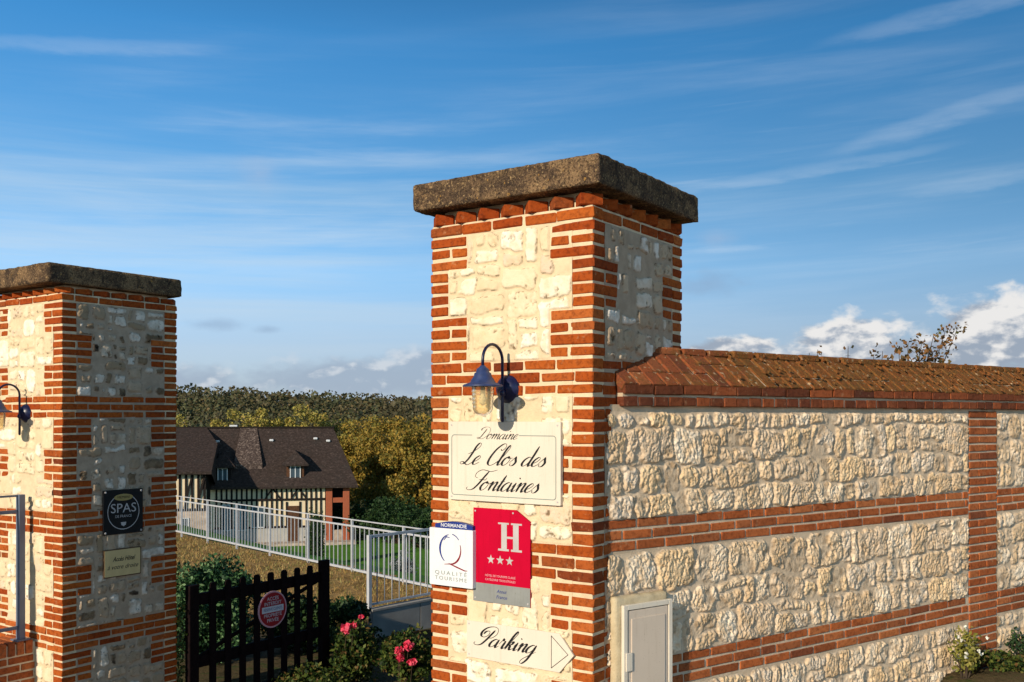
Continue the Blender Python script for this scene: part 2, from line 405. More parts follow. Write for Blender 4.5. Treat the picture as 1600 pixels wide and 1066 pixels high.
def moss_brick():
    t = material('mossy coping brick', 0.95, 0.1)
    c = t.ramp(island(t), [(0, (0.22, 0.065, 0.028)), (0.4, (0.33, 0.09, 0.035)), (0.75, (0.17, 0.055, 0.03)), (1, (0.40, 0.13, 0.05))])
    n2 = t.noise(t.pos, 60, 5, 0.7); n = t.noise(t.pos, 2.2, 6, 0.65); nf = t.noise(t.pos, 28, 5, 0.7, 0.6)
    sx = t.node('ShaderNodeSeparateXYZ'); t.l.new(t.pos, sx.inputs[0])
    along = t.sstep(sx.outputs[0], 0.9, 2.2, 0.0, 0.22)
    mm = t.sstep(t.math('ADD', t.math('MULTIPLY_ADD', n, 0.5, 0.25), t.math('MULTIPLY_ADD', nf, 0.5, t.math('SUBTRACT', along, 0.25))), 0.47, 0.60)
    moss = t.ramp(t.noise(t.pos, 26, 5, 0.7), [(0.3, (0.07, 0.035, 0.016)), (0.45, (0.27, 0.10, 0.026)), (0.55, (0.13, 0.085, 0.026)), (0.7, (0.40, 0.16, 0.04))])
    c = t.mix(t.math('MULTIPLY', mm, 0.8), c, moss)
    c = t.mix(t.sstep(t.noise(t.pos, 30, 4, 0.6), 0.61, 0.66, 0, 0.85), c, (0.62, 0.44, 0.26))
    c = t.mix(t.sstep(n2, 0.5, 0.66, 0, 0.6), c, (0.05, 0.03, 0.018))
    t.put(t.b.inputs['Base Color'], c); setbump(t, t.math('ADD', n2, nf), 0.9, 0.012)
    return t.m
M['moss'] = moss_brick()
M['blue'] = plain('dark blue lamp enamel', (0.008, 0.012, 0.055), 0.35, 0.4, var=0.3, scale=30)
M['blue_hood'] = plain('blue lamp hood enamel', (0.030, 0.052, 0.15), 0.42, 0.5, var=0.3, scale=30)
def glassy():
    t = material('ribbed yellowish glass', 0.12, 0.5)
    t.put(t.b.inputs['Base Color'], (0.95, 0.76, 0.42, 1))
    t.b.inputs['Transmission Weight'].default_value = 0.75; t.b.inputs['IOR'].default_value = 1.25; t.b.inputs['Roughness'].default_value = 0.25
    return t.m
M['glass'] = glassy()
M['bulb'] = plain('frosted bulb', (0.85, 0.82, 0.72), 0.4)
M['sign_cream'] = plain('cream sign enamel', (0.72, 0.645, 0.535), 0.55, 0.2, var=0.06, scale=4, streak=0.2)
M['sign_white'] = plain('white sign', (0.74, 0.75, 0.78), 0.35, 0.4, var=0.04, streak=0.15)
M['ink'] = plain('black lettering', (0.012, 0.012, 0.014), 0.4)
M['green_line'] = plain('grey green border line', (0.22, 0.27, 0.24), 0.5)
M['red_sign'] = plain('crimson sign', (0.50, 0.0015, 0.028), 0.6, 0.06, var=0.08, scale=6, streak=0.4)
M['grey_sign'] = plain('grey sign strip', (0.26, 0.27, 0.26), 0.4, 0.4, streak=0.3)
M['silver'] = plain('silver lettering', (0.50, 0.47, 0.46), 0.4, 0.5)
M['pinkish'] = plain('pale pink print', (0.75, 0.42, 0.46), 0.5)
M['navy'] = plain('navy print', (0.015, 0.035, 0.22), 0.4)
M['maroon'] = plain('maroon print', (0.22, 0.015, 0.03), 0.4)
M['black_sign'] = plain('black plaque', (0.010, 0.010, 0.012), 0.25, 0.5)
M['gold'] = plain('gold print', (0.40, 0.30, 0.10), 0.4, 0.5)
M['tan'] = plain('tan enamel', (0.66, 0.50, 0.24), 0.5)
M['brown'] = plain('brown rim', (0.10, 0.055, 0.03), 0.6)
M['white_rail'] = plain('white powder coated rail', (0.48, 0.50, 0.54), 0.4, 0.4)
M['grey_rail'] = plain('grey blue railing', (0.13, 0.16, 0.22), 0.4, 0.5)
M['gate_wood'] = plain('dark stained gate timber', (0.012, 0.006, 0.006), 0.85, 0.08, var=0.5, scale=25, bump=0.4)
M['cab_door'] = plain('grey polyester door', (0.66, 0.55, 0.44), 0.55, 0.3, var=0.10, scale=3, streak=0.35)
M['cab_frame'] = plain('pale grey frame', (0.74, 0.67, 0.56), 0.5, 0.3, var=0.10, scale=3, streak=0.4)
M['concrete'] = plain('grey concrete', (0.40, 0.38, 0.35), 0.9, 0.2, var=0.45, scale=1.6, bump=0.3)
M['render'] = mortar_mat('cement render', (0.60, 0.50, 0.33), (0.46, 0.37, 0.23))

# ------------------------------------------------------------------ layout constants (metres, plan view)
L_ = np.array([-0.8225, 0.5688]); S_ = np.array([0.5688, 0.8225])
PA = 1.105                                    # pillar width
C1 = np.array([0.431, 5.20]); C2 = np.array([-3.723, 8.05])
WD = np.array([0.8165, 0.5774]); WN = np.array([0.5774, -0.8165])   # wall direction and outward normal
def v3(p, z=0.0): return (float(p[0]), float(p[1]), z)
FR1 = frame(v3(C1), (*L_, 0), (*S_, 0)); FR2 = frame(v3(C2), (*L_, 0), (*S_, 0))

# ------------------------------------------------------------------ stone sheets
def layout(w_, h_, rg, hmin, hmax, asp=(0.7, 2.0), split=0.25):
    out = []; y = 0.0
    while y < h_ - 1e-6:
        ch = rg.uniform(hmin, hmax)
        if h_ - y - ch < hmin * 0.7: ch = h_ - y
        x = -rg.uniform(0, 0.08)
        while x < w_:
            cw = ch * rg.uniform(*asp); cw = max(cw, hmin * 0.5)
            if w_ - x - cw < hmin * 0.45: cw = w_ - x
            if rg.random() < split and ch > hmin * 1.2:
                s = rg.uniform(0.35, 0.65); k = rg.random()
                if k < 0.5: out += [(x, y, cw, ch*s), (x, y+ch*s, cw, ch*(1-s))]
                else: out += [(x, y, cw*s, ch), (x+cw*s, y, cw*(1-s), ch)]
            else: out.append((x, y, cw, ch))
            x += cw
        y += ch
    return out
def bsp(w_, h_, rg, smin, smax):
    out = []
    def rec(x, y, a, b, d):
        big = max(a, b)
        if big > smax*1.6 or (big > smin*1.5 and (a*b > smax*smax*0.8 or rg.random() < 0.42)):
            r = rg.uniform(0.34, 0.66)
            if a*rg.uniform(0.75, 1.3) > b*1.25: rec(x, y, a*r, b, d+1); rec(x+a*r, y, a*(1-r), b, d+1)
            else: rec(x, y, a, b*r, d+1); rec(x, y+b*r, a, b*(1-r), d+1)
        else: out.append((x, y, a, b))
    y = 0.0; n = max(1, round(h_/(smax*1.55)))
    x = 0.0
    while x < w_-0.01:
        cw = min(rg.uniform(0.35, 0.7), w_-x)
        if w_-x-cw < 0.2: cw = w_-x
        rec(x, 0, cw, h_, 0); x += cw
    return out
def stone_sheet(name, org, U, N, w_, h_, res, mat, parent, seed, prot=0.012, edge=0.012, gap=0.010, rough=0.005, warp=0.018,
                hm=(0.11, 0.2), asp=(0.7, 2.0), mask=None, split=0.25, freq=38, skip=0.0, base=0.002, pits=0.0, bs=None, lf=2.0, big=0.0, smear=0.0, hmax=1.0):
    rg = np.random.default_rng(seed)
    nx = int(w_/res)+2; ny = int(h_/res)+2
    xs = np.linspace(0, w_, nx); ys = np.linspace(0, h_, ny); X, Y = np.meshgrid(xs, ys)
    wx = X + warp*(fbm(X*14, Y*14, seed+1, 3)-0.5)*2; wy = Y + warp*(fbm(X*14, Y*14, seed+5, 3)-0.5)*2 + big*(fbm(X*2.2, Y*1.5, seed+6, 2)-0.5)*2*ss(0, 0.1, Y)*ss(0, 0.1, h_-Y)
    H = np.zeros_like(X); I = np.zeros_like(X); Mk = np.zeros_like(X)
    for (x, y, cw, chh) in (bsp(w_, h_, rg, *bs) if bs else layout(w_, h_, rg, hm[0], hm[1], asp, split)):
        if rg.random() < skip: continue
        i0 = max(0, int((x-0.05)/w_*nx)); i1 = min(nx, int((x+cw+0.05)/w_*nx)+1)
        j0 = max(0, int((y-0.05)/h_*ny)); j1 = min(ny, int((y+chh+0.05)/h_*ny)+1)
        if i1 <= i0 or j1 <= j0: continue
        sx = wx[j0:j1, i0:i1]; sy = wy[j0:j1, i0:i1]
        cx, cy = x+cw/2, y+chh/2; g = gap*rg.uniform(0.5, 2.0); hw, hh = cw/2-g, chh/2-g
        if hw < 0.012 or hh < 0.012: continue
        r = min(hw, hh)*rg.uniform(0.25, 0.8)
        a_ = rg.uniform(-0.10, 0.10); ca, sa = math.cos(a_), math.sin(a_)
        dx_, dy_ = sx-cx, sy-cy
        dx = np.abs(ca*dx_+sa*dy_)-hw+r; dy = np.abs(-sa*dx_+ca*dy_)-hh+r
        sd = np.hypot(np.maximum(dx, 0), np.maximum(dy, 0))+np.minimum(np.maximum(dx, dy), 0)-r
        e = edge*rg.uniform(0.6, 1.6)
        m = ss(0, e, -sd)
        if smear: m = m*(1-smear+smear*ss(0.30, 0.46, fbm(sx*9, sy*9, seed+77, 3)))
        an = rg.uniform(0.9, 2.1); c_, s_ = math.cos(an), math.sin(an)
        px, py = c_*sx+s_*sy, -s_*sx+c_*sy
        sd_ = int(rg.integers(0, 9999))
        rz = 1-np.abs(2*fbm(px*freq*0.45, py*freq*1.15, sd_, 3)-1)*1.6
        lowf = fbm(sx*9, sy*9, sd_+3, 2)-0.5
        pr = prot*rg.uniform(0.55, 1.35)
        hgt = m*(pr*(0.75+0.25*ss(0, e*3.5, -sd)) + rough*(rz-0.35) + rough*lf*lowf)
        sub = Mk[j0:j1, i0:i1]; sel = m > sub
        H[j0:j1, i0:i1] = np.where(sel, hgt, H[j0:j1, i0:i1]); I[j0:j1, i0:i1] = np.where(sel, rg.random(), I[j0:j1, i0:i1])
        Mk[j0:j1, i0:i1] = np.maximum(sub, m)
    Bc = 4*Mk*(1-Mk)
    if pits:
        pn = fbm(X*34, Y*34, seed+21, 3); pk = ss(0.60, 0.72, pn)*Mk*(fbm(X*4, Y*4, seed+22, 2) > 0.48)
        H = H-pk*pits; Bc = np.maximum(Bc, pk)
    H = np.maximum(H, 0) + base + 0.0035*fbm(X*30, Y*30, seed+8, 4)
    H = np.minimum(H, hmax)
    if mask is not None:
        k = mask(X, Y); H = H*k + base*(1-k)*0.3; Mk = Mk*k; Bc = Bc*k
    U = np.array((*U, 0.0)); N = np.array((*N, 0.0)); org = np.array(org, float)
    V = org + X.reshape(-1, 1)*U + Y.reshape(-1, 1)*np.array([0, 0, 1.0]) + H.reshape(-1, 1)*N
    idx = np.arange(nx*ny).reshape(ny, nx)
    F = np.stack([idx[:-1, :-1], idx[:-1, 1:], idx[1:, 1:], idx[1:, :-1]], -1).reshape(-1, 4)
    if np.dot(np.cross(U, (0, 0, 1)), N) < 0: F = F[:, ::-1]
    A = np.stack([I.ravel(), Mk.ravel(), Bc.ravel(), np.ones(X.size)], -1)
    return quads_mesh(name, V, F, mat, parent, True, A)

# ------------------------------------------------------------------ gate pillars
def row_kind(pattern, i):
    """pattern: list of (kind, rows)"""
    k = 0
    for kind, n in pattern:
        if i < k+n: return kind, i-k
        k += n
    return 'W', 0
PAT = [('B', 1), ('w', 4), ('n', 4), ('w', 4), ('B', 3), ('n', 4), ('w', 4), ('n', 4), ('B', 3), ('w', 4), ('n', 4), ('w', 4), ('B', 3), ('n', 4), ('w', 4), ('n', 4), ('B', 3), ('w', 8)]
PAT1 = [('B', 1), ('w', 3), ('n', 4), ('w', 4), ('B', 3), ('n', 4), ('w', 4), ('n', 4), ('B', 3), ('w', 4), ('n', 4), ('w', 4), ('B', 3), ('n', 4), ('w', 4), ('n', 4), ('B', 3), ('w', 8)]
WIDE, NARR = 0.262, 0.126
def rough_slab(name, fr, a, b, res, amp, mat, parent, seed=0, chip=0.012):
    a = np.array(a, float); b = np.array(b, float)
    key = {}; V = []; F = []
    n = [max(1, int((b[i]-a[i])/res)) for i in range(3)]
    def vid(i, j, k):
        q = (i, j, k)
        if q not in key: key[q] = len(V); V.append([a[0]+(b[0]-a[0])*i/n[0], a[1]+(b[1]-a[1])*j/n[1], a[2]+(b[2]-a[2])*k/n[2]])
        return key[q]
    for k in (0, n[2]):
        for i in range(n[0]):
            for j in range(n[1]):
                q = [vid(i, j, k), vid(i+1, j, k), vid(i+1, j+1, k), vid(i, j+1, k)]; F.append(q if k else q[::-1])
    for j in (0, n[1]):
        for i in range(n[0]):
            for k in range(n[2]):
                q = [vid(i, j, k), vid(i+1, j, k), vid(i+1, j, k+1), vid(i, j, k+1)]; F.append(q[::-1] if j else q)
    for i in (0, n[0]):
        for j in range(n[1]):
            for k in range(n[2]):
                q = [vid(i, j, k), vid(i, j+1, k), vid(i, j+1, k+1), vid(i, j, k+1)]; F.append(q if i else q[::-1])
    V = np.array(V); c = (a+b)/2; h = (b-a)/2
    q = (V-c)/h; on = (np.abs(q) > 0.999).sum(1)
    d = fbm(V[:, 0]*16+V[:, 2]*9, V[:, 1]*16+V[:, 2]*13, seed, 4)-0.5
    d2 = fbm(V[:, 0]*45+V[:, 2]*31, V[:, 1]*45+V[:, 2]*27, seed+3, 3)-0.5
    dirn = np.where(np.abs(q) > 0.999, np.sign(q), 0.0)
    V = V + dirn*(d*amp*2+d2*amp)[:, None]
    cut = chip*(on >= 2)*np.clip(0.6+1.8*fbm(V[:, 0]*22+V[:, 2]*7, V[:, 1]*22, seed+9, 2)-0.6, 0.2, 1.6)
    V = V - dirn*cut[:, None]*0.8
    if det(fr) < 0: F = [f[::-1] for f in F]
    return quads_mesh(name, tow(fr, V), np.array(F), mat, parent, False)

def pillar(fr, C, ztop, pitch, pat, label, root_name, capbox, hires, seed, front_flip, cap_z, sidem):
    """front_flip: True when the front face's quoins are wide in the 'w' blocks"""
    root = empty(root_name, v3(C), label, 'gate pillar', 'brick and stone gate pillars')
    br = MB(); a = PA; p = 0.006
    z = ztop; nrows = int(ztop/pitch)+1
    bh = pitch*0.765
    blocks = []
    for i in range(nrows):
        kind, k = row_kind(pat, i)
        z1 = ztop-i*pitch-0.004; z0 = z1-bh
        if z0 < -0.05: break
        def bk(t0, t1, s0, s1, e=(1, 1, 1, 1)):
            # e: outward faces get the projection p
            q = RNG.uniform(-0.004, 0.004, 4); g = RNG.uniform(-0.0032, 0.0032, 2)
            boxv(br, fr, (t0-(p if e[0] else 0)+q[0], s0-(p if e[2] else 0)+q[2], z0+g[0]), (t1+(p if e[1] else 0)+q[1], s1+(p if e[3] else 0)+q[3], z1+g[1]), 0.005, 0.0028, 0.014)
        if kind == 'B': A, B = (0.225, 0.108) if k % 2 == 0 else (0.108, 0.225)
        else:
            fw = (kind == 'w') == front_flip
            A, B = (WIDE, NARR) if fw else (NARR, WIDE)
        for ct in (0, 1):
            for cs in (0, 1):
                t0, t1 = (0, A) if ct == 0 else (a-A, a); s0, s1 = (0, B) if cs == 0 else (a-B, a)
                j = 0.007
                if kind != 'B' and k % 2 == 1 and A > B:
                    m = 0.5 * (t0+t1) + (0.012 if ct == 0 else -0.012)
                    bk(t0, m-j, s0, s1, (ct == 0, 0, cs == 0, cs == 1)); bk(m+j, t1, s0, s1, (0, ct == 1, cs == 0, cs == 1))
                elif kind != 'B' and k % 2 == 1:
                    m = 0.5 * (s0+s1)
                    bk(t0, t1, s0, m-j, (ct == 0, ct == 1, cs == 0, 0)); bk(t0, t1, m+j, s1, (ct == 0, ct == 1, 0, cs == 1))
                else: bk(t0, t1, s0, s1, (ct == 0, ct == 1, cs == 0, cs == 1))
        if kind == 'B':
            for ax in (0, 1):
                lo_, hi_ = (A, a-A) if ax == 0 else (B, a-B)
                nb = max(1, round((hi_-lo_)/0.232)); st = (hi_-lo_)/nb
                for side in (0, 1):
                    for m in range(nb):
                        x0 = lo_+m*st+0.007; x1 = lo_+(m+1)*st-0.007
                        s0, s1 = (0, 0.1) if side == 0 else (a-0.1, a)
                        if ax == 0: bk(x0, x1, s0, s1, (0, 0, side == 0, side == 1))
                        else: bk(s0, s1, x0, x1, (side == 0, side == 1, 0, 0))
    # saw-tooth course of bricks set at 45 degrees under the capstone
    zt = ztop+0.010; hgt = (cap_z[0]-0.020-zt)
    nt = 7
    for side in range(4):
        for m in range(nt):
            u = 0.055+(a-0.11)*m/(nt-1)
            c = {0: (u, 0.042), 1: (u, a-0.042), 2: (0.042, u), 3: (a-0.042, u)}[side]
            o = tow(fr, (c[0], c[1], 0)); cs, sn = math.cos(R(45)), math.sin(R(45))
            ax = fr[1][0]*cs+fr[1][1]*sn; ay = -fr[1][0]*sn+fr[1][1]*cs
            f2 = (np.array(o), np.array([ax, ay, fr[1][2]]))
            boxv(br, f2, (-0.055, -0.055, zt+RNG.uniform(-.002, .002)), (0.055, 0.055, zt+hgt-0.004), 0.004, 0.0015)
    br.build('brickwork', M['brick_pillar'], root)
    co = MB()
    boxv(co, fr, (0.001, 0.001, -0.4), (a-0.001, a-0.001, ztop+0.008), 0.003)
    boxv(co, fr, (0.055, 0.055, ztop+0.004), (a-0.055, a-0.055, cap_z[0]+0.01), 0.0)
    co.build('mortar_core', M['mortar_pillar'], root)
    # stone infill on four faces
    H0 = -0.02
    def wide_mask(is_front):
        def f(X, Y):
            zz = Y+H0; k = np.ones_like(X); wd = a-2*NARR
            for i in range(nrows):
                kind, kk = row_kind(pat, i)
                z1 = ztop-i*pitch+0.004; z0 = z1-pitch-0.004
                if kind == 'B': sel = (zz > z0) & (zz < z1); k = np.where(sel, 0.0, k)
                else:
                    fw = (kind == 'w') == (front_flip if is_front else (not front_flip))
                    if fw:
                        sel = (zz > z0) & (zz < z1) & ((X < WIDE-NARR+0.012) | (X > wd-(WIDE-NARR)-0.012)); k = np.where(sel, 0.0, k)
            return k
        return f
    Lw, Sw = np.array(L_), np.array(S_)
    top = ztop-pitch-H0
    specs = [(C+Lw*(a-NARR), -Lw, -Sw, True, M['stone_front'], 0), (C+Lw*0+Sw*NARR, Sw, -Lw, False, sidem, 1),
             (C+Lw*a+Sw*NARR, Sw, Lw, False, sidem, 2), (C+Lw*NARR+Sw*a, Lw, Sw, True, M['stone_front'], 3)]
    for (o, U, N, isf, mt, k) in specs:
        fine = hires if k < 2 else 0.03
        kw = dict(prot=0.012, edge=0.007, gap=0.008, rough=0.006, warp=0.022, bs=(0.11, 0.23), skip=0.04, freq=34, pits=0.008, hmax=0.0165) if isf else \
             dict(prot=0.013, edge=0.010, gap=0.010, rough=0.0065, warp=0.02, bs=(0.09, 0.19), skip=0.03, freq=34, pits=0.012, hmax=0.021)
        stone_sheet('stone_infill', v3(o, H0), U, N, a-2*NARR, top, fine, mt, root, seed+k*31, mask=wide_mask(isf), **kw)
    rough_slab('capstone', fr, (capbox[0], capbox[2], cap_z[0]), (capbox[1], capbox[3], cap_z[1]), 0.0125 if hires < 0.007 else 0.02, 0.0035, M['cap'], root, seed, 0.005 if hires < 0.007 else 0.007)
    return root
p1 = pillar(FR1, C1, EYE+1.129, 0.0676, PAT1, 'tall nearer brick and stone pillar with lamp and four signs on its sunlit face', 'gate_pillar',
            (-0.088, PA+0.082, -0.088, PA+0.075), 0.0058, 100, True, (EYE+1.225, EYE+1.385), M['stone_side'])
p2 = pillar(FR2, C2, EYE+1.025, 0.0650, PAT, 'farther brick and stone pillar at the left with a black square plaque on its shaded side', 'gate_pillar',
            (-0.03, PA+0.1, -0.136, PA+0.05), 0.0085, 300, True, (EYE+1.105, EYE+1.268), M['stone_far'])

# ------------------------------------------------------------------ wing wall with coping
WALL0 = C1+S_*0.172
WALL_LEN = 9.0
wall = empty('garden_wall', v3(WALL0), 'long rubble stone wall with brick bands and mossy brick coping running right from the pillar', 'wall')
FW = frame(v3(WALL0), (*WD, 0), (*(-WN), 0))        # local x along wall, y into wall, z up
co = MB(); boxv(co, FW, (-0.06, 0.0, -0.3), (WALL_LEN, 0.42, EYE+0.07), 0.002)
co.build('mortar_core', M['mortar_wall'], wall)
bands = [(EYE-0.570, 3), (EYE-1.374, 3), (EYE-2.178, 3)]
PIL = [(3.62, 4.02), (7.9, 8.3)]
bw = MB(); wp = 0.062
def wallbrick(x0, x1, z0, z1, p=0.007, d=0.09):
    q = RNG.uniform(-0.002, 0.002, 4)
    boxv(bw, FW, (x0+q[0], -p+q[2], z0), (x1+q[1], d, z1+q[3]), 0.004, 0.0015, 0.01)
for zt, n in bands:
    for r in range(n):
        z1 = zt-r*wp; z0 = z1-0.0472; x = -0.03-(0.11 if r % 2 else 0.0)
        while x < WALL_LEN-0.05:
            x1 = x+0.222*RNG.uniform(0.93, 1.06)
            if RNG.random() < 0.06: x1 = x+0.13
            c0, c1 = max(x, -0.03), min(x1, WALL_LEN)
            segs = [(c0, c1)]
            for (a0, a1) in PIL:
                ns = []
                for s0, s1 in segs:
                    if s1 <= a0-0.012 or s0 >= a1+0.012: ns.append((s0, s1))
                    else:
                        if s0 < a0-0.03: ns.append((s0, a0-0.012))
                        if s1 > a1+0.03: ns.append((a1+0.012, s1))
                segs = ns
            for s0, s1 in segs:
                if s1-s0 > 0.02: wallbrick(s0, s1, z0, z1)
            x = x1+0.0145
for (a0, a1) in PIL:
    z = EYE+0.045; r = 0
    while z > 0.2:
        z0 = z-0.0495
        cuts = [a0, a0+(0.125 if r % 2 else 0.245), a1] if r % 2 == 0 else [a0, a0+0.135, a1]
        for i in range(len(cuts)-1): wallbrick(cuts[i]+0.006, cuts[i+1]-0.006, z0, z, 0.010)
        z -= 0.0645; r += 1
bw.build('brick_bands', M['brick_wall'], wall)
zones = [(EYE-0.566, EYE+0.032), (EYE-1.370, EYE-0.757), (EYE-2.174, EYE-1.562), (-0.1, EYE-2.366)]
xs_ = [(-0.02, 3.608, 0.0062), (4.032, 7.888, 0.010), (8.312, WALL_LEN, 0.03)]
sd = 500
for (z0, z1) in zones:
    for (x0, x1, rs) in xs_:
        sd += 7
        if z0 < 0.3: rs = max(rs, 0.02)
        stone_sheet('stone_infill', v3(WALL0+WD*x0, z0), WD, WN, x1-x0, z1-z0, rs, M['stone_wall'], wall, sd,
                    prot=0.009, edge=0.006, gap=0.0060, rough=0.018, warp=0.026, hm=(0.13, 0.215), asp=(0.7, 1.9), split=0.42, freq=70, skip=0.0, lf=0.9, big=0.045, smear=0.75)
# coping: header course, stretcher course, sloping bricks on edge both sides
cb = MB(); OV = 0.036; TH = 0.42
cz = EYE+0.062
XS = 0.075                                       # the coping stops short of the pillar with a cut end
def cop(x0, x1, y0, y1, z0, z1, ch=0.004):
    q = RNG.uniform(-0.002, 0.002, 5)
    boxv(cb, FW, (x0, y0+q[0], z0+q[1]), (x1, y1+q[2], z1+q[3]), ch, 0.0018, 0.008)
def walk(x, end, wd):
    while x < end:
        yield x+0.005, min(x+wd-0.005, end); x += wd*RNG.uniform(0.96, 1.05)
for x0, x1 in walk(XS, WALL_LEN, 0.117):
    for (y0, y1) in ((-OV, 0.1), (TH-0.1, TH+OV)): cop(x0, x1, y0, y1, cz, cz+0.053)
for x0, x1 in walk(XS, WALL_LEN, 0.229):
    for (y0, y1) in ((-OV-0.012, 0.1), (TH-0.1, TH+OV+0.012)): cop(x0, x1, y0, y1, cz+0.067, cz+0.128)
cb.build('coping_courses', M['brick_coping'], wall)
cm = MB(); boxv(cm, FW, (XS+0.006, -OV+0.008, cz+0.002), (WALL_LEN, TH+OV-0.008, cz+0.130), 0.0)
rz = EYE+0.415; ez = cz+0.137; half = TH/2+OV+0.02
cm.add(tow(FW, [(XS+0.006, TH/2-half+0.02, ez-0.008), (XS+0.006, TH/2, rz-0.03), (XS+0.006, TH/2+half-0.02, ez-0.008), (WALL_LEN, TH/2-half+0.02, ez-0.008), (WALL_LEN, TH/2, rz-0.03), (WALL_LEN, TH/2+half-0.02, ez-0.008)]),
       [(0, 1, 2), (5, 4, 3), (0, 3, 4, 1), (1, 4, 5, 2), (2, 5, 3, 0)])
cm.build('coping_mortar', M['mortar_wall'], wall)
sl = MB(); SLN = math.hypot(half, rz-ez); cs_, sn_ = half/SLN, (rz-ez)/SLN
for side in (0, 1):
    for x0, x1 in walk(XS-0.01, WALL_LEN, 0.108):
        u0 = 0.0; lens = [0.222, SLN-0.222] if RNG.random() < 0.5 else [SLN-0.222, 0.222]
        for ln in lens:
            ysgn = 1 if side == 0 else -1
            yo = TH/2-half if side == 0 else TH/2+half
            o = tow(FW, (0, yo, ez-0.016+RNG.uniform(-0.0025, 0.0025)))
            ax = FW[1][0]; ay = FW[1][1]*ysgn*cs_+FW[1][2]*sn_; azv = -FW[1][1]*ysgn*sn_+FW[1][2]*cs_
            boxv(sl, (o, np.array([ax, ay, azv])), (x0, u0+0.004, -0.05), (x1-0.003, u0+ln-0.004, 0.003+RNG.uniform(-0.002, 0.002)), 0.005, 0.0025, 0.004)
            u0 += ln
sl.build('coping_slope_bricks', M['moss'], wall)
rg_ = MB()
for x0, x1 in walk(XS, WALL_LEN, 0.22): boxv(rg_, FW, (x0, TH/2-0.035, rz-0.045), (x1-0.01, TH/2+0.035, rz+0.004+RNG.uniform(-.003, .003)), 0.014, 0.003)
rg_.build('coping_ridge', M['moss'], wall)
# moss cushions and lichen lumps on the slope
ml = MB()
for k in range(420):
    x = 1.0+8*RNG.random(); u = RNG.random(); r = RNG.uniform(0.006, 0.018)
    y = TH/2-half+half*u; z = ez+(rz-ez)*u
    o = tow(FW, (x, y-0.008, z+0.003))
    lathe(ml, o, tow(FW, (0, -sn_, cs_))-FW[0], [(r, 0), (r*0.85, r*0.35), (r*0.4, r*0.6)], 6)
ml.build('moss_cushions', M['moss'], wall)

# ------------------------------------------------------------------ service cabinet against the wall
def wpt(x, y, z): return tow(FW, (x, y, z))
CX0, CX1 = 0.00, 0.413; CP = 0.072; CT = EYE-1.03
cab = empty('service_cabinet', tuple(wpt(0.2, 0, 0)), 'grey service cabinet door in a rendered surround beside the pillar', 'cabinet')
sb = rough_slab('surround', FW, (CX0, -CP+0.018, 0.0), (CX1-0.01, 0.005, CT+0.045), 0.02, 0.003, M['render'], cab, 77, 0.012)
fm = MB(); FT = 0.028; a0, a1 = 0.045, CX1; b0 = 0.55
boxv(fm, FW, (a0, -CP-0.006, b0), (a0+FT, -CP+0.017, CT), 0.002); boxv(fm, FW, (a1-FT, -CP-0.006, b0), (a1, -CP+0.017, CT), 0.002)
boxv(fm, FW, (a0+FT+.0005, -CP-0.006, CT-FT), (a1-FT-.0005, -CP+0.017, CT), 0.002); boxv(fm, FW, (a0+FT+.0005, -CP-0.006, b0), (a1-FT-.0005, -CP+0.017, b0+FT), 0.002)
fm.build('frame', M['cab_frame'], cab)
dm = MB()
boxv(dm, FW, (a0+FT+0.006, -CP-0.001, b0+FT+0.005), (a1-FT-0.004, -CP+0.016, CT-FT-0.005), 0.003)
boxv(dm, FW, (a0+FT+0.030, -CP-0.006, b0+FT+0.04), (a1-FT-0.030, -CP-0.0005, CT-FT-0.05), 0.004)
door = dm.build('door', M['cab_door'], cab)
hm_ = MB()
boxv(hm_, FW, (a0+0.012, -CP-0.014, CT-0.36), (a0+FT+0.028, -CP-0.0065, CT-0.26), 0.003)
lt = hm_.build('latch', M['cab_frame'], cab)

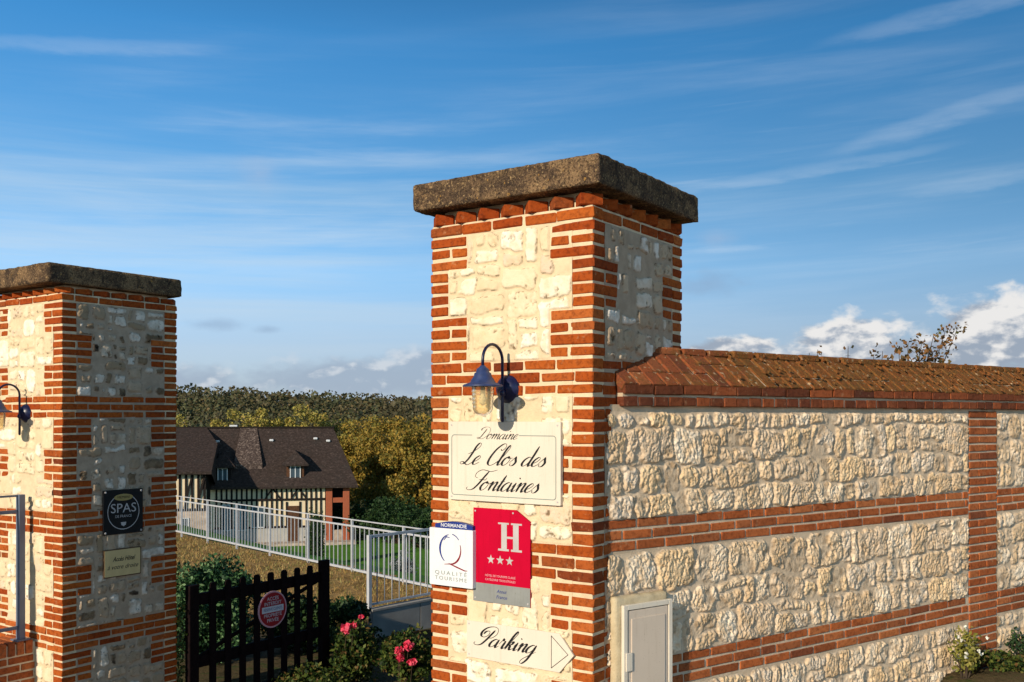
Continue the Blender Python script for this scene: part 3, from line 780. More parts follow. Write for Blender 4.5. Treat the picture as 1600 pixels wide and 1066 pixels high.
# ------------------------------------------------------------------ lamps
def wall_lamp(C, dz, label):
    B = C+L_*0.548; out = -S_
    def P(d, z, t=0.0): q = B+out*d+L_*t; return (q[0], q[1], EYE+dz+z)
    o = np.array((*out, 0.0))
    root = empty('wall_lamp', P(0, 0.159), label, 'wall lamp', 'blue swan neck wall lamps')
    m = MB(); lathe(m, P(-0.004, 0.159), o, [(0.080, 0), (0.080, 0.014), (0.072, 0.026), (0.055, 0.044), (0.028, 0.056), (0.014, 0.060)], 28)
    m.build('backplate', M['blue'], root, True)
    m = MB(); tube(m, [P(0.06, -0.028), P(0.06, -0.018), P(0.06, 0.10), P(0.06, 0.31)], [0.006, 0.010, 0.009, 0.009], 10)
    lathe(m, P(0.06, 0.115), (0, 0, 1), [(0.009, 0), (0.017, 0.008), (0.017, 0.03), (0.009, 0.04)], 12)
    m.build('stem', M['blue'], root, True)
    r = 0.093; pts = [P(0.06, 0.30)]
    for k in range(13):
        a = math.pi*k/12; pts.append(P(0.06+r-r*math.cos(a), 0.315+r*0.95*math.sin(a)))
    pts.append(P(0.06+2*r, 0.262))
    m = MB(); tube(m, pts, 0.0085, 12); m.build('swan_neck', M['blue'], root, True)
    d = 0.06+2*r
    m = MB(); lathe(m, P(d, 0), (0, 0, 1), [(0.108, 0.166), (0.112, 0.170), (0.106, 0.177), (0.070, 0.190), (0.062, 0.206), (0.050, 0.222), (0.046, 0.240), (0.036, 0.246), (0.034, 0.262), (0.018, 0.275), (0.012, 0.283)], 28)
    m.build('hood', M['blue_hood'], root, True)
    m = MB(); prof = []
    for k in range(15):
        h = 0.168-0.118*k/14; prof.append((0.060+0.0022*math.sin(k*2.4)-0.006*(k/14)**2, h))
    for k in range(1, 9):
        a = math.pi/2*k/8; prof.append((0.054*math.cos(a)+0.0005, 0.050-0.043*math.sin(a)))
    lathe(m, P(d, 0), (0, 0, 1), prof, 28, cap=False)
    g = m.build('glass_jar', M['glass'], root, True)
    m = MB(); lathe(m, P(d, 0), (0, 0, 1), [(0.016, 0.165), (0.016, 0.125), (0.026, 0.105), (0.026, 0.085), (0.014, 0.066), (0.002, 0.062)], 16); m.build('bulb', M['bulb'], root, True)
    return root
wall_lamp(C1, 0.0, 'blue swan neck lamp with ribbed glass jar above the cream name sign')
wall_lamp(C2, -0.126, 'blue swan neck lamp half out of frame on the farther left pillar')

# ------------------------------------------------------------------ lettering
GL = {
 'a': (0.95, [[(.62,.85),(.38,1),(.08,.7),(.02,.25),(.22,0),(.5,.22),(.66,.8)], [(.68,1),(.66,.3),(.76,0),(1.0,.28)]]),
 'o': (0.80, [[(.40,1),(.10,.75),(.03,.3),(.26,0),(.55,.25),(.62,.7),(.42,1),(.45,.8),(.85,.85)]]),
 'e': (0.66, [[(-.05,.28),(.3,.45),(.52,.8),(.36,1),(.1,.7),(.05,.25),(.28,0),(.7,.3)]]),
 'l': (0.48, [[(-.02,.28),(.3,1.1),(.45,1.9),(.34,2.2),(.2,1.8),(.14,.8),(.14,.2),(.26,0),(.5,.28)]]),
 's': (0.62, [[(-.05,.28),(.32,1.08)], [(.3,1.0),(.36,.75),(.52,.4),(.42,.06),(.18,0),(.06,.14),(.14,.22)]]),
 'd': (0.95, [[(.62,.85),(.38,1),(.08,.7),(.02,.25),(.22,0),(.5,.22),(.66,.8)], [(.70,2.15),(.68,1),(.66,.3),(.76,0),(1.0,.28)]]),
 'n': (0.92, [[(-.05,.6),(.12,1),(.18,.9),(.17,.5),(.17,0)], [(.17,.35),(.42,.92),(.58,1),(.64,.8),(.62,.3),(.72,0),(.95,.28)]]),
 'm': (1.35, [[(-.05,.6),(.12,1),(.18,.9),(.17,.5),(.17,0)], [(.17,.35),(.40,.92),(.54,1),(.6,.8),(.6,0)], [(.6,.35),(.85,.92),(.99,1),(1.05,.8),(1.04,.3),(1.14,0),(1.38,.28)]]),
 'i': (0.46, [[(-.05,.5),(.15,1)], [(.16,1),(.14,.3),(.24,0),(.48,.28)], [(.26,1.55),(.26,1.42)]]),
 't': (0.46, [[(-.05,.4),(.16,1)], [(.2,1.75),(.15,.9),(.14,.3),(.24,0),(.48,.28)], [(-.04,1.04),(.42,1.07)]]),
 'r': (0.70, [[(-.05,.45),(.16,1.2),(.18,1.0),(.34,.93),(.46,.95)], [(.46,.95),(.42,.3),(.52,0),(.74,.28)]]),
 'k': (0.84, [[(-.02,.28),(.3,1.1),(.45,1.95),(.34,2.25),(.2,1.8),(.14,.8),(.12,0)], [(.12,.35),(.38,.95),(.54,1),(.5,.7),(.2,.52)], [(.2,.52),(.4,.5),(.48,.2),(.6,0),(.86,.28)]]),
 'g': (0.95, [[(.62,.85),(.38,1),(.08,.7),(.02,.25),(.22,0),(.5,.22),(.66,.8)], [(.68,1),(.66,.1),(.6,-.8),(.36,-1.3),(.1,-1.15),(.2,-.7),(1.0,.28)]]),
 'c': (0.66, [[(.52,.82),(.36,1),(.1,.7),(.05,.25),(.28,0),(.7,.3)]]),
 'L': (1.15, [[(.18,1.15),(.62,1.45),(.98,1.95),(.96,2.32),(.76,2.38),(.62,2.0),(.60,1.3),(.52,.6),(.34,.12),(.05,.02),(-.12,.18),(.08,.30),(.42,.10),(.8,-.04),(1.2,.38)]]),
 'C': (1.25, [[(.85,1.75),(1.08,1.65),(1.25,1.95),(1.12,2.32),(.8,2.3),(.45,1.75),(.28,.95),(.34,.25),(.66,-.03),(1.0,.12),(1.3,.55)]]),
 'F': (1.05, [[(.25,1.35),(-.1,1.5),(-.15,1.95),(.2,2.25),(.7,2.2),(1.2,2.1),(1.75,2.3)], [(1.0,2.1),(.82,1.4),(.66,.7),(.4,.12),(.0,-.02),(-.3,.12),(-.28,.32)], [(.45,1.15),(.8,1.2),(1.1,1.15),(1.18,1.4)]]),
 'D': (1.55, [[(.75,1.95),(.62,1.2),(.45,.4),(.15,.05),(-.1,.2),(.1,.32),(.6,.05),(1.0,.1),(1.45,.7),(1.5,1.5),(1.1,2.15),(.4,2.3),(-.1,2.0),(-.05,1.6)]]),
 'P': (1.30, [[(1.0,2.0),(.85,1.4),(.68,.7),(.42,.12),(.0,-.02),(-.32,.12),(-.3,.35)], [(.75,.98),(1.15,1.1),(1.4,1.6),(1.2,2.2),(.7,2.4),(.1,2.2),(-.2,1.65),(-.05,1.15),(.35,1.05),(.62,1.4),(.52,1.8),(.2,1.75),(.05,1.4)]]),
}
def catmull(p, n=8):
    P = [2*np.array(p[0])-np.array(p[1])]+[np.array(x, float) for x in p]+[2*np.array(p[-1])-np.array(p[-2])]
    o = []
    for i in range(1, len(P)-2):
        for k in range(n):
            t = k/n; a, b, c, d = P[i-1], P[i], P[i+1], P[i+2]
            o.append(0.5*((2*b)+(c-a)*t+(2*a-5*b+4*c-d)*t*t+(3*b-a-3*c+d)*t**3))
    o.append(P[-2]); return np.array(o)
def ribbon(mb, fr, pts, wid, y):
    pts = np.asarray(pts); n = len(pts)
    d = np.gradient(pts, axis=0); d /= (np.linalg.norm(d, axis=1)[:, None]+1e-9); nr = np.stack([-d[:, 1], d[:, 0]], -1)
    a = pts+nr*wid[:, None]/2; b = pts-nr*wid[:, None]/2
    V = [(q[0], y, q[1]) for q in a]+[(q[0], y, q[1]) for q in b]
    F = [(i, i+n, i+n+1, i+1) for i in range(n-1)]
    if det(fr) < 0: F = [f[::-1] for f in F]
    mb.add(tow(fr, V), F)
def script_text(mb, fr, txt, x0, z0, xh, width=None, y=-0.001, slant=0.55, wt=(0.05, 0.26), track=1.0):
    tot = sum((GL[c][0] if c != ' ' else 0.6) for c in txt)*xh*track
    kx = (width/tot) if width else 1.0
    x = x0
    for c in txt:
        if c == ' ': x += 0.6*xh*kx*track; continue
        adv, sts = GL[c]
        for st_ in sts:
            q = catmull(st_, 7) if len(st_) > 2 else np.linspace(st_[0], st_[1], 8)
            q = q.copy(); q[:, 0] += slant*q[:, 1]
            q[:, 0] = x+q[:, 0]*xh*kx; q[:, 1] = z0+q[:, 1]*xh
            d = np.gradient(q, axis=0); d /= (np.linalg.norm(d, axis=1)[:, None]+1e-9)
            th = np.clip(-d[:, 1], 0, 1)**1.6
            wd = xh*(wt[0]+(wt[1]-wt[0])*th)
            if c == 'i' and st_ is sts[-1]: wd = np.full(len(q), xh*0.22)
            e = np.minimum(np.arange(len(q)), np.arange(len(q))[::-1])/3.0
            wd = wd*np.clip(0.45+e*0.55, 0, 1)
            ribbon(mb, fr, q, wd, y)
        x += adv*xh*kx*track
def font_text(mb, fr, txt, x, z, size, y=-0.001, align='CENTER', shear=0.0, width=None, bold=0.0, space=1.0):
    cu = bpy.data.curves.new('t', 'FONT'); cu.body = txt; cu.size = 1.0; cu.align_x = align; cu.align_y = 'CENTER'; cu.shear = shear; cu.offset = bold
    cu.space_character = space; cu.resolution_u = 3
    ob = bpy.data.objects.new('t', cu); COL.objects.link(ob); bpy.context.view_layer.update()
    me = bpy.data.meshes.new_from_object(ob)
    vs = np.array([v.co[:2] for v in me.vertices]).reshape(-1, 2)
    if len(vs):
        w0 = vs[:, 0].max()-vs[:, 0].min(); kx = size if not width else width/w0
        V = np.stack([x+vs[:, 0]*kx, np.full(len(vs), y), z+vs[:, 1]*size], -1)
        F = [tuple(p.vertices) for p in me.polygons]
        if det(fr) < 0: F = [f[::-1] for f in F]
        mb.add(tow(fr, V), F)
    bpy.data.objects.remove(ob); bpy.data.curves.remove(cu); bpy.data.meshes.remove(me)
def ringline(mb, fr, pts, wd, y, close=True):
    pts = [np.array(p, float) for p in pts]
    if close: pts = pts+[pts[0]]
    for i in range(len(pts)-1):
        a, b = pts[i], pts[i+1]; d = (b-a)/np.linalg.norm(b-a); n = np.array([-d[1], d[0]])*wd/2; e = d*wd*0.35
        V = [(*(a-e+n),), (*(a-e-n),), (*(b+e-n),), (*(b+e+n),)]
        y_ = y-0.00005*(i % 2)
        F = [(0, 1, 2, 3)] if det(fr) > 0 else [(3, 2, 1, 0)]
        mb.add(tow(fr, [(p[0], y_, p[1]) for p in V]), F)
def rrect(x0, x1, z0, z1, r, n=5):
    o = []
    for (cx, cz_, a0) in ((x1-r, z1-r, 0), (x0+r, z1-r, 90), (x0+r, z0+r, 180), (x1-r, z0+r, 270)):
        for k in range(n+1): a = R(a0+90*k/n); o.append((cx+r*math.cos(a), cz_+r*math.sin(a)))
    return o
# face frames: x to the right as seen, y into the wall, z up; the origin is raised to eye height
FF1 = frame((C1[0], C1[1], EYE), (*(-L_), 0), (*S_, 0))           # pillar front: x = -t
FS2 = frame((C2[0], C2[1], EYE), (*S_, 0), (*L_, 0))              # left pillar, shaded side: x = s, y inward = +L
FF2 = frame((C2[0], C2[1], EYE), (*(-L_), 0), (*S_, 0))

SIGNS = {}
def sign(name, fr, poly, d0, d1, mat, label, loc2, group=None):
    loc = tow(fr, (loc2[0], d0, loc2[1]))
    r = empty(name, tuple(loc), label, 'sign', group)
    m = MB(); poly_prism(m, fr, poly, d0, d1); m.build('panel', mat, r)
    SIGNS[name] = r
    return r
BS = -0.010     # just proud of the bricks
# 1 name sign
x0, x1, z0, z1 = -0.951, -0.180, -0.481, -0.025; D = -0.034
s = sign('name_sign', FF1, rrect(x0, x1, z0, z1, 0.006, 2), D, BS, M['sign_cream'], 'large cream name sign in black script reading Domaine Le Clos des Fontaines, below the lamp', (x0+.38, z0))
m = MB(); script_text(m, FF1, 'Domaine', x0+0.205, z1-0.100, 0.030, 0.275, D-0.001, wt=(0.06, 0.24)); m.build('lettering', M['ink'], s)
m = MB(); script_text(m, FF1, 'Le Clos des', x0+0.085, z0+0.208, 0.052, 0.575, D-0.001, wt=(0.06, 0.30)); m.build('lettering', M['ink'], s)
m = MB(); script_text(m, FF1, 'Fontaines', x0+0.145, z0+0.062, 0.052, 0.47, D-0.001, wt=(0.06, 0.30)); m.build('lettering', M['ink'], s)
m = MB(); bx = rrect(x0+0.022, x1-0.03, z0+0.03, z1-0.078, 0.018, 4)
gap0, gap1 = x0+0.20, x0+0.50
top = [(x1-0.048, z1-0.078), (gap1, z1-0.078)]; 
ring = [p for p in bx]
# open ring: start after the gap on the top edge
ringline(m, FF1, [(x0+0.17, z1-0.078)]+ring[5:]+ring[:5]+[(gap1, z1-0.078)], 0.0045, D-0.001, False)
m.build('border_line', M['green_line'], s)
# 2 hotel classification sign
s = sign('hotel_class_sign', FF1, [(-0.780, -1.058), (-0.386, -1.058), (-0.386, -0.585), (-0.484, -0.522), (-0.780, -0.522)], -0.022, BS, M['red_sign'],
         'crimson sign with a silver letter H and three stars, one corner cut off', (-0.58, -1.058))
m = MB(); poly_prism(m, FF1, [(-0.780, -1.058), (-0.386, -1.058), (-0.386, -0.952), (-0.780, -0.952)], -0.0235, -0.0222); m.build('grey_strip', M['grey_sign'], s)
m = MB(); D = -0.0232
def rc(a, b, c, d, mm=None, y=D): poly_prism(mm or m, FF1, [(a, b), (c, b), (c, d), (a, d)], y, y+0.0009)
hx0, hx1, hz0, hz1 = -0.612, -0.433, -0.757, -0.597
for xx in (hx0+0.030, hx1-0.068): rc(xx, hz0+0.012, xx+0.038, hz1-0.010)
for xx in (hx0, hx1-0.090):
    rc(xx+0.008, hz0, xx+0.082, hz0+0.0118); rc(xx+0.008, hz1-0.0098, xx+0.082, hz1)
rc(hx0+0.0682, -0.686, hx1-0.0682, -0.674)
m.build('letter_h', M['silver'], s)
m = MB()
for cx in (-0.655, -0.590, -0.525):
    pts = []
    for k in range(10):
        r_ = 0.028 if k % 2 == 0 else 0.0115; a = R(90+36*k); pts.append((cx+r_*math.cos(a), -0.812+r_*math.sin(a)))
    poly_prism(m, FF1, pts, D, D+0.0009)
m.build('stars', M['silver'], s)
m = MB(); font_text(m, FF1, 'HÔTEL DE TOURISME CLASSÉ', -0.590, -0.905, 0.017, D, width=0.21); m.build('small_print', M['pinkish'], s)
m = MB(); font_text(m, FF1, 'CATÉGORIE TROIS ÉTOILES', -0.590, -0.928, 0.017, D, width=0.21)
m.build('small_print', M['pinkish'], s)
m = MB(); font_text(m, FF1, 'Atout', -0.58, -0.990, 0.028, -0.0245, shear=0.3); font_text(m, FF1, 'France', -0.58, -1.022, 0.028, -0.0245, shear=0.3); m.build('strip_lettering', M['navy'], s)
# 3 quality sign
q0, q1 = -1.083, -0.762; D = -0.052
s = sign('quality_sign', FF1, rrect(q0, q1, -0.988, -0.652, 0.006, 2), D, -0.012, M['sign_white'], 'white sign with ringed letter Q and blue top, left of the crimson sign', (q0+.16, -0.988))
m = MB(); arc = [(q0+0.040, -0.651), (q1-0.004, -0.651), (q1-0.004, -0.640)]
for k in range(9): t_ = k/8; arc.append((q1-0.004-(0.277)*t_, -0.640+0.030*math.sin(math.pi*(0.12+0.76*t_))))
arc.append((q0+0.040, -0.640)); poly_prism(m, FF1, arc, D+0.004, -0.014); m.build('blue_header', M['navy'], s)
m = MB(); font_text(m, FF1, 'NORMANDIE', (q0+q1)/2+0.018, -0.634, 0.030, D+0.003, width=0.19, bold=0.01); m.build('header_lettering', M['sign_white'], s)
m = MB(); m2 = MB(); qc = (-0.925, -0.772)
def arcpts(a0, a1, rx, rz_, n=14): return np.array([(qc[0]+rx*math.cos(R(a0+(a1-a0)*k/n)), qc[1]+rz_*math.sin(R(a0+(a1-a0)*k/n))) for k in range(n+1)])
ribbon(m, FF1, arcpts(100, 235, 0.078, 0.086), np.concatenate([np.linspace(0.004, 0.014, 8), np.linspace(0.014, 0.005, 7)]), D-0.001)
ribbon(m, FF1, arcpts(40, 80, 0.080, 0.090, 8), np.linspace(0.005, 0.006, 9), D-0.001)
ribbon(m, FF1, np.array([(-0.975, -0.722), (-0.955, -0.700), (-0.93, -0.705)]), np.array([0.004, 0.008, 0.003]), D-0.001)
ribbon(m2, FF1, arcpts(20, -100, 0.076, 0.086), np.concatenate([np.linspace(0.004, 0.012, 8), np.linspace(0.012, 0.006, 7)]), D-0.001)
ribbon(m2, FF1, np.array([(-0.97, -0.862), (-0.93, -0.858), (-0.88, -0.872), (-0.82, -0.889), (-0.80, -0.888)]), np.array([0.003, 0.006, 0.009, 0.007, 0.003]), D-0.0012)
m.build('ring_emblem', M['navy'], s); m2.build('emblem_tail', M['maroon'], s)
m = MB(); font_text(m, FF1, 'QUALITÉ', (q0+q1)/2, -0.914, 0.032, D-0.001, width=0.235, space=1.5); m.build('lettering', M['green_line'], s)
m = MB(); font_text(m, FF1, 'TOURISME', (q0+q1)/2, -0.946, 0.032, D-0.001, width=0.235, space=1.4); m.build('lettering', M['green_line'], s)
# 4 parking sign
D = -0.022
s = sign('parking_sign', FF1, [(-0.828, -1.390), (-0.1965, -1.390), (-0.105, -1.286), (-0.1965, -1.178), (-0.828, -1.178)], D, BS, M['sign_cream'], 'cream arrow shaped sign reading Parking, lowest on the nearer pillar', (-0.5, -1.39))
m = MB(); script_text(m, FF1, 'Parking', -0.760, -1.312, 0.049, 0.40, D-0.001, wt=(0.07, 0.34)); m.build('lettering', M['ink'], s)
m = MB(); ringline(m, FF1, [(-0.247, -1.372), (-0.247, -1.196), (-0.140, -1.286)], 0.0035, D-0.001)
m.build('arrow_outline', M['ink'], s)
def screws(s_, fr, pts, D_):
    for (a, b) in pts:
        m = MB(); lathe(m, tow(fr, (a, D_, b)), -fr[1][1], [(0.0055, 0), (0.0055, 0.002), (0.002, 0.003)], 8); m.build('screw', M['silver'], s_)
screws(SIGNS['name_sign'], FF1, ((-0.930, -0.045), (-0.200, -0.045), (-0.930, -0.462), (-0.200, -0.462)), -0.034)
screws(SIGNS['parking_sign'], FF1, ((-0.812, -1.196), (-0.812, -1.372)), -0.022)
screws(SIGNS['hotel_class_sign'], FF1, ((-0.765, -0.54), (-0.50, -0.54), (-0.765, -1.04), (-0.40, -1.04)), -0.0236)
# 5 black plaque
D = -0.030
s = sign('spa_plaque', FS2, rrect(0.356, 0.738, -1.016, -0.630, 0.004, 2), D, -0.014, M['black_sign'], 'black square plaque with a gold ring and the word SPAS on the farther pillar', (0.55, -1.016))
cx, cz2 = 0.547, -0.823
m = MB(); ringline(m, FS2, [(cx+0.152*math.cos(R(10*k)), cz2+0.152*math.sin(R(10*k))) for k in range(36)], 0.007, D-0.001)
font_text(m, FS2, 'SPAS', cx, cz2+0.028, 0.115, D-0.001, width=0.245); font_text(m, FS2, 'DE FRANCE', cx, cz2-0.04, 0.032, D-0.001, width=0.16)
poly_prism(m, FS2, [(cx-0.026, -0.914), (cx+0.026, -0.914), (cx+0.022, -0.938), (cx, -0.950), (cx-0.022, -0.938)], D-0.001, D-0.0002)
m.build('silver_print', M['silver'], s)
m = MB(); poly_prism(m, FS2, [(cx+0.092*math.cos(R(15*k)), cz2+0.125+0.030*math.sin(R(15*k))) for k in range(24)], D-0.0016, D-0.0011); m.build('gold_oval', M['gold'], s)
m = MB(); font_text(m, FS2, 'MEMBRE', cx, cz2+0.125, 0.032, D-0.0022, width=0.12); m.build('oval_lettering', M['black_sign'], s)
for (a, b) in ((0.374, -0.648), (0.720, -0.648), (0.374, -0.998), (0.720, -0.998)):
    m = MB(); lathe(m, tow(FS2, (a, D, b)), -FS2[1][1], [(0.009, 0), (0.009, 0.004), (0.004, 0.006)], 10); m.build('screw', M['silver'], s)
# 6 small cream sign
D = -0.026
s = sign('direction_plate', FS2, rrect(0.360, 0.722, -1.386, -1.143, 0.008, 2), D, -0.013, M['brown'], 'small tan plate with two lines of italic text below the black plaque', (0.54, -1.386))
m = MB(); poly_prism(m, FS2, rrect(0.369, 0.713, -1.377, -1.152, 0.006, 2), D-0.002, D-0.0003); m.build('plate_face', M['tan'], s)
m = MB(); font_text(m, FS2, 'Accès Hôtel', 0.55, -1.232, 0.055, D-0.003, shear=0.4, width=0.22, bold=0.015); m.build('lettering', M['ink'], s)
m = MB(); font_text(m, FS2, 'à votre droite', 0.54, -1.300, 0.055, D-0.003, shear=0.4, width=0.30); m.build('lettering', M['ink'], s)

# ------------------------------------------------------------------ low wall and railing left of the far pillar
FR2E = frame((C2[0], C2[1], 0), (*L_, 0), (*S_, 0))
lw = empty('low_wall', tuple(tow(FR2E, (0.55, -1.5, 0))), 'low brick wall with a soldier course top running forward from the farther pillar', 'wall')
lz = EYE-1.885
m = MB(); boxv(m, FR2E, (0.404, -3.2, -0.3), (0.716, -0.002, lz-0.02), 0.0); m.build('mortar_core', M['mortar_pillar'], lw)
m = MB()
for r in range(40):
    z1_ = lz-0.125-r*0.068
    if z1_ < 0: break
    y = -3.2+(0.11 if r % 2 else 0)
    while y < -0.02:
        y1 = min(y+0.215, -0.008)
        for (a, b) in ((0.398, 0.5), (0.62, 0.722)): boxv(m, FR2E, (a, y, z1_-0.053), (b, y1, z1_), 0.004, 0.0015, 0.01)
        y = y1+0.013
m.build('brick_courses', M['brick_wall'], lw)
m = MB(); y = -3.2
while y < -0.05:
    boxv(m, FR2E, (0.392, y, lz-0.11), (0.728, min(y+0.062, -0.006), lz), 0.005, 0.002); y += 0.074
m.build('soldier_course', M['brick_wall'], lw)
rl = empty('low_wall_railing', tuple(tow(FR2E, (0.47, -0.5, lz))), 'grey blue steel railing standing on the low brick wall at the left edge', 'railing')
m = MB(); boxv(m, FR2E, (0.435, -0.125, lz), (0.490, -0.07, EYE-0.654), 0.004); boxv(m, FR2E, (0.405, -0.155, lz-0.002), (0.52, -0.04, lz+0.012), 0.002); m.build('post', M['grey_rail'], rl)
for k in range(1, 3):
    m = MB(); boxv(m, FR2E, (0.435, -0.125-1.5*k, lz), (0.490, -0.07-1.5*k, EYE-0.654), 0.004); m.build('post', M['grey_rail'], rl)
m = MB(); boxv(m, FR2E, (0.452, -3.2, EYE-0.672), (0.473, -0.127, EYE-0.655), 0.002); m.build('handrail', M['grey_rail'], rl)
m = MB(); boxv(m, FR2E, (0.450, -3.2, EYE-0.812), (0.475, -0.127, EYE-0.782), 0.002); m.build('upper_rail', M['grey_rail'], rl)
m = MB(); boxv(m, FR2E, (0.450, -3.2, EYE-1.790), (0.475, -0.127, EYE-1.762), 0.002); m.build('lower_rail', M['grey_rail'], rl)
for k in range(14):
    y = -0.36-k*0.19
    m = MB(); boxv(m, FR2E, (0.457, y-0.007, EYE-1.762), (0.469, y+0.007, EYE-0.812), 0.001); m.build('baluster', M['grey_rail'], rl)

# ------------------------------------------------------------------ wooden gate leaf, swung open
HG = C2+S_*(PA+0.10)-L_*0.03
FG = frame((HG[0], HG[1], 0), (*S_, 0), (*L_, 0))            # x along the leaf, y to the left, z up
GLN = 1.80; gtop = EYE-1.565; gb = 0.07
gate = empty('wooden_gate', (HG[0], HG[1], gb), 'open dark stained wooden picket gate leaf behind the farther pillar', 'gate')
m = MB(); boxv(m, FG, (GLN-0.115, -0.035, gb), (GLN, 0.035, gtop+0.03), 0.006); m.build('end_stile', M['gate_wood'], gate)
m = MB(); boxv(m, FG, (0.0, -0.035, gb), (0.11, 0.035, gtop), 0.006); m.build('hinge_stile', M['gate_wood'], gate)
for k in range(8):
    x = 0.27+k*0.178
    m = MB(); poly_prism(m, FG, [(x-0.034, gb), (x+0.034, gb), (x+0.034, gtop-0.02), (x+0.018, gtop), (x-0.018, gtop), (x-0.034, gtop-0.02)], -0.034, -0.012); m.build('picket', M['gate_wood'], gate)
for (za, zb, nm) in ((gtop-0.20, gtop-0.09, 'upper_rail'), (0.55, 0.66, 'middle_rail'), (0.12, 0.24, 'lower_rail')):
    m = MB(); boxv(m, FG, (0.1105, -0.0115, za), (GLN-0.1155, 0.030, zb), 0.004); m.build(nm, M['gate_wood'], gate)
m = MB(); poly_prism(m, FG, [(0.13, 0.66), (0.24, 0.66), (GLN-0.14, gtop-0.20), (GLN-0.25, gtop-0.20)], 0.002, 0.024); m.build('brace', M['gate_wood'], gate)
# round prohibition sign hung on the gate
GC = (0.985, EYE-1.936); GR = 0.185
FGs = frame((HG[0], HG[1], 0), (*S_, 0), (*L_, 0))
rs = empty('no_entry_sign', tuple(tow(FGs, (GC[0], -0.05, GC[1]))), 'round red sign with a white bar hung on the wooden gate', 'sign')
def disc(r, d0, d1, nm, mat):
    m = MB(); poly_prism(m, FGs, [(GC[0]+r*math.cos(R(10*k)), GC[1]+r*math.sin(R(10*k))) for k in range(36)], d0, d1); m.build(nm, mat, rs)
disc(GR, -0.050, -0.040, 'rim', M['pinkish']); disc(GR-0.016, -0.0515, -0.0503, 'panel', M['maroon'] if False else plain('dark red enamel', (0.40, 0.012, 0.02), 0.4))
m = MB(); poly_prism(m, FGs, [(GC[0]-0.14, GC[1]-0.028), (GC[0]+0.14, GC[1]-0.028), (GC[0]+0.14, GC[1]+0.034), (GC[0]-0.14, GC[1]+0.034)], -0.0528, -0.0517); m.build('bar', M['sign_white'], rs)
for tx, dz_, wd_t in (('ACCÈS', 0.108, 0.15), ('INTERDIT', 0.060, 0.22), ('PROPRIÉTÉ', -0.058, 0.23), ('PRIVÉE', -0.108, 0.15)):
    m = MB(); font_text(m, FGs, tx, GC[0], GC[1]+dz_, 0.05, -0.0530, width=wd_t); m.build('lettering', M['sign_white'], rs)
m = MB(); font_text(m, FGs, 'RÉSERVÉ CLIENTS', GC[0], GC[1]+0.003, 0.04, -0.0540, width=0.24); m.build('bar_lettering', M['navy'], rs)

# ------------------------------------------------------------------ terrain
FA = np.array([-9.8, 28.5]); FB = np.array([-1.5, 17.9]); FDIR = (FA-FB)/np.linalg.norm(FA-FB); FNRM = np.array([0.787, 0.617])
def base_h(Y): return -0.06*0 - 0.30*ss(9.5, 18, Y) - 0.28*ss(18, 29, Y)
def dfence(X, Y): return (X-FB[0])*FNRM[0]+(Y-FB[1])*FNRM[1]
def ground_h(X, Y):
    X = np.asarray(X, float); Y = np.asarray(Y, float)
    d = dfence(X, Y)
    h = base_h(Y) - 4.3*ss(0.3, 11.5, d)*ss(10, 17, Y)
    h = h - 6.0*ss(75, 200, Y)
    wdist = (X-WALL0[0])*WN[0]+(Y-WALL0[1])*WN[1]
    along = (X-WALL0[0])*WD[0]+(Y-WALL0[1])*WD[1]
    h = h + (EYE-1.90)*ss(1.4, 3.4, along)*ss(-0.30, -0.1, wdist)*ss(9, 3, wdist)
    h = h + 0.05*(fbm(X*0.9+50, Y*0.9+50, 5, 3)-0.5)*ss(8, 12, Y)
    return h
def hill_h(X, Y):
    prof = ss(190, 520, Y)
    top = 19.5 - 0.047*(X+190)*1.0*ss(-600, 0, X+300) + 5*(fbm(X/90+20, Y/120+7, 31, 3)-0.5)
    top = np.where(X > -60, 19.5-0.047*130 - 0.02*(X+60)+5*(fbm(X/90+20, Y/120+7, 31, 3)-0.5), top)
    top = np.clip(top, 10, 32)
    return -15.2 + prof*(top+15.2-14.5)
def ground_mat(name, stops, scale, fine=60, bump=0.6):
    t = material(name, 0.95, 0.1)
    n = t.noise(t.pos, scale, 6, 0.65); n2 = t.noise(t.pos, fine, 4, 0.65)
    c = t.ramp(n, stops); c = t.mix(t.sstep(n2, 0.42, 0.72, 0, 0.55), c, t.mix(1, c, (0.45, 0.45, 0.42), 'MULTIPLY'))
    t.put(t.b.inputs['Base Color'], c); setbump(t, t.math('ADD', n, n2), bump, 0.04)
    return t.m
M['drive'] = ground_mat('gravel drive', [(0.3, (0.20, 0.16, 0.12)), (0.7, (0.34, 0.29, 0.22))], 3, 90)
M['bank'] = ground_mat('dry brown grass', [(0.3, (0.16, 0.14, 0.045)), (0.42, (0.26, 0.155, 0.05)), (0.55, (0.42, 0.26, 0.10)), (0.7, (0.22, 0.19, 0.055))], 1.3, 14)
M['lawn'] = ground_mat('green lawn', [(0.3, (0.06, 0.17, 0.02)), (0.7, (0.11, 0.27, 0.035))], 0.6, 8)
M['field'] = ground_mat('rough field', [(0.3, (0.06, 0.07, 0.02)), (0.7, (0.12, 0.11, 0.035))], 0.12, 2)
M['soil'] = ground_mat('dark soil', [(0.35, (0.05, 0.045, 0.02)), (0.5, (0.13, 0.095, 0.05)), (0.65, (0.05, 0.075, 0.02))], 6, 40)
gx = np.concatenate([np.linspace(-900, -60, 30)[:-1], np.linspace(-60, -16, 40)[:-1], np.arange(-16, 12, 0.35), np.linspace(12, 60, 30)[1:], np.linspace(60, 900, 30)[1:]])
gy = np.concatenate([np.linspace(-120, 0, 20)[:-1], np.arange(0, 32, 0.35), np.linspace(32, 90, 80)[1:], np.linspace(90, 240, 30)[1:], np.linspace(240, 2500, 20)[1:]])
GX, GY = np.meshgrid(gx, gy); GZ = ground_h(GX, GY)
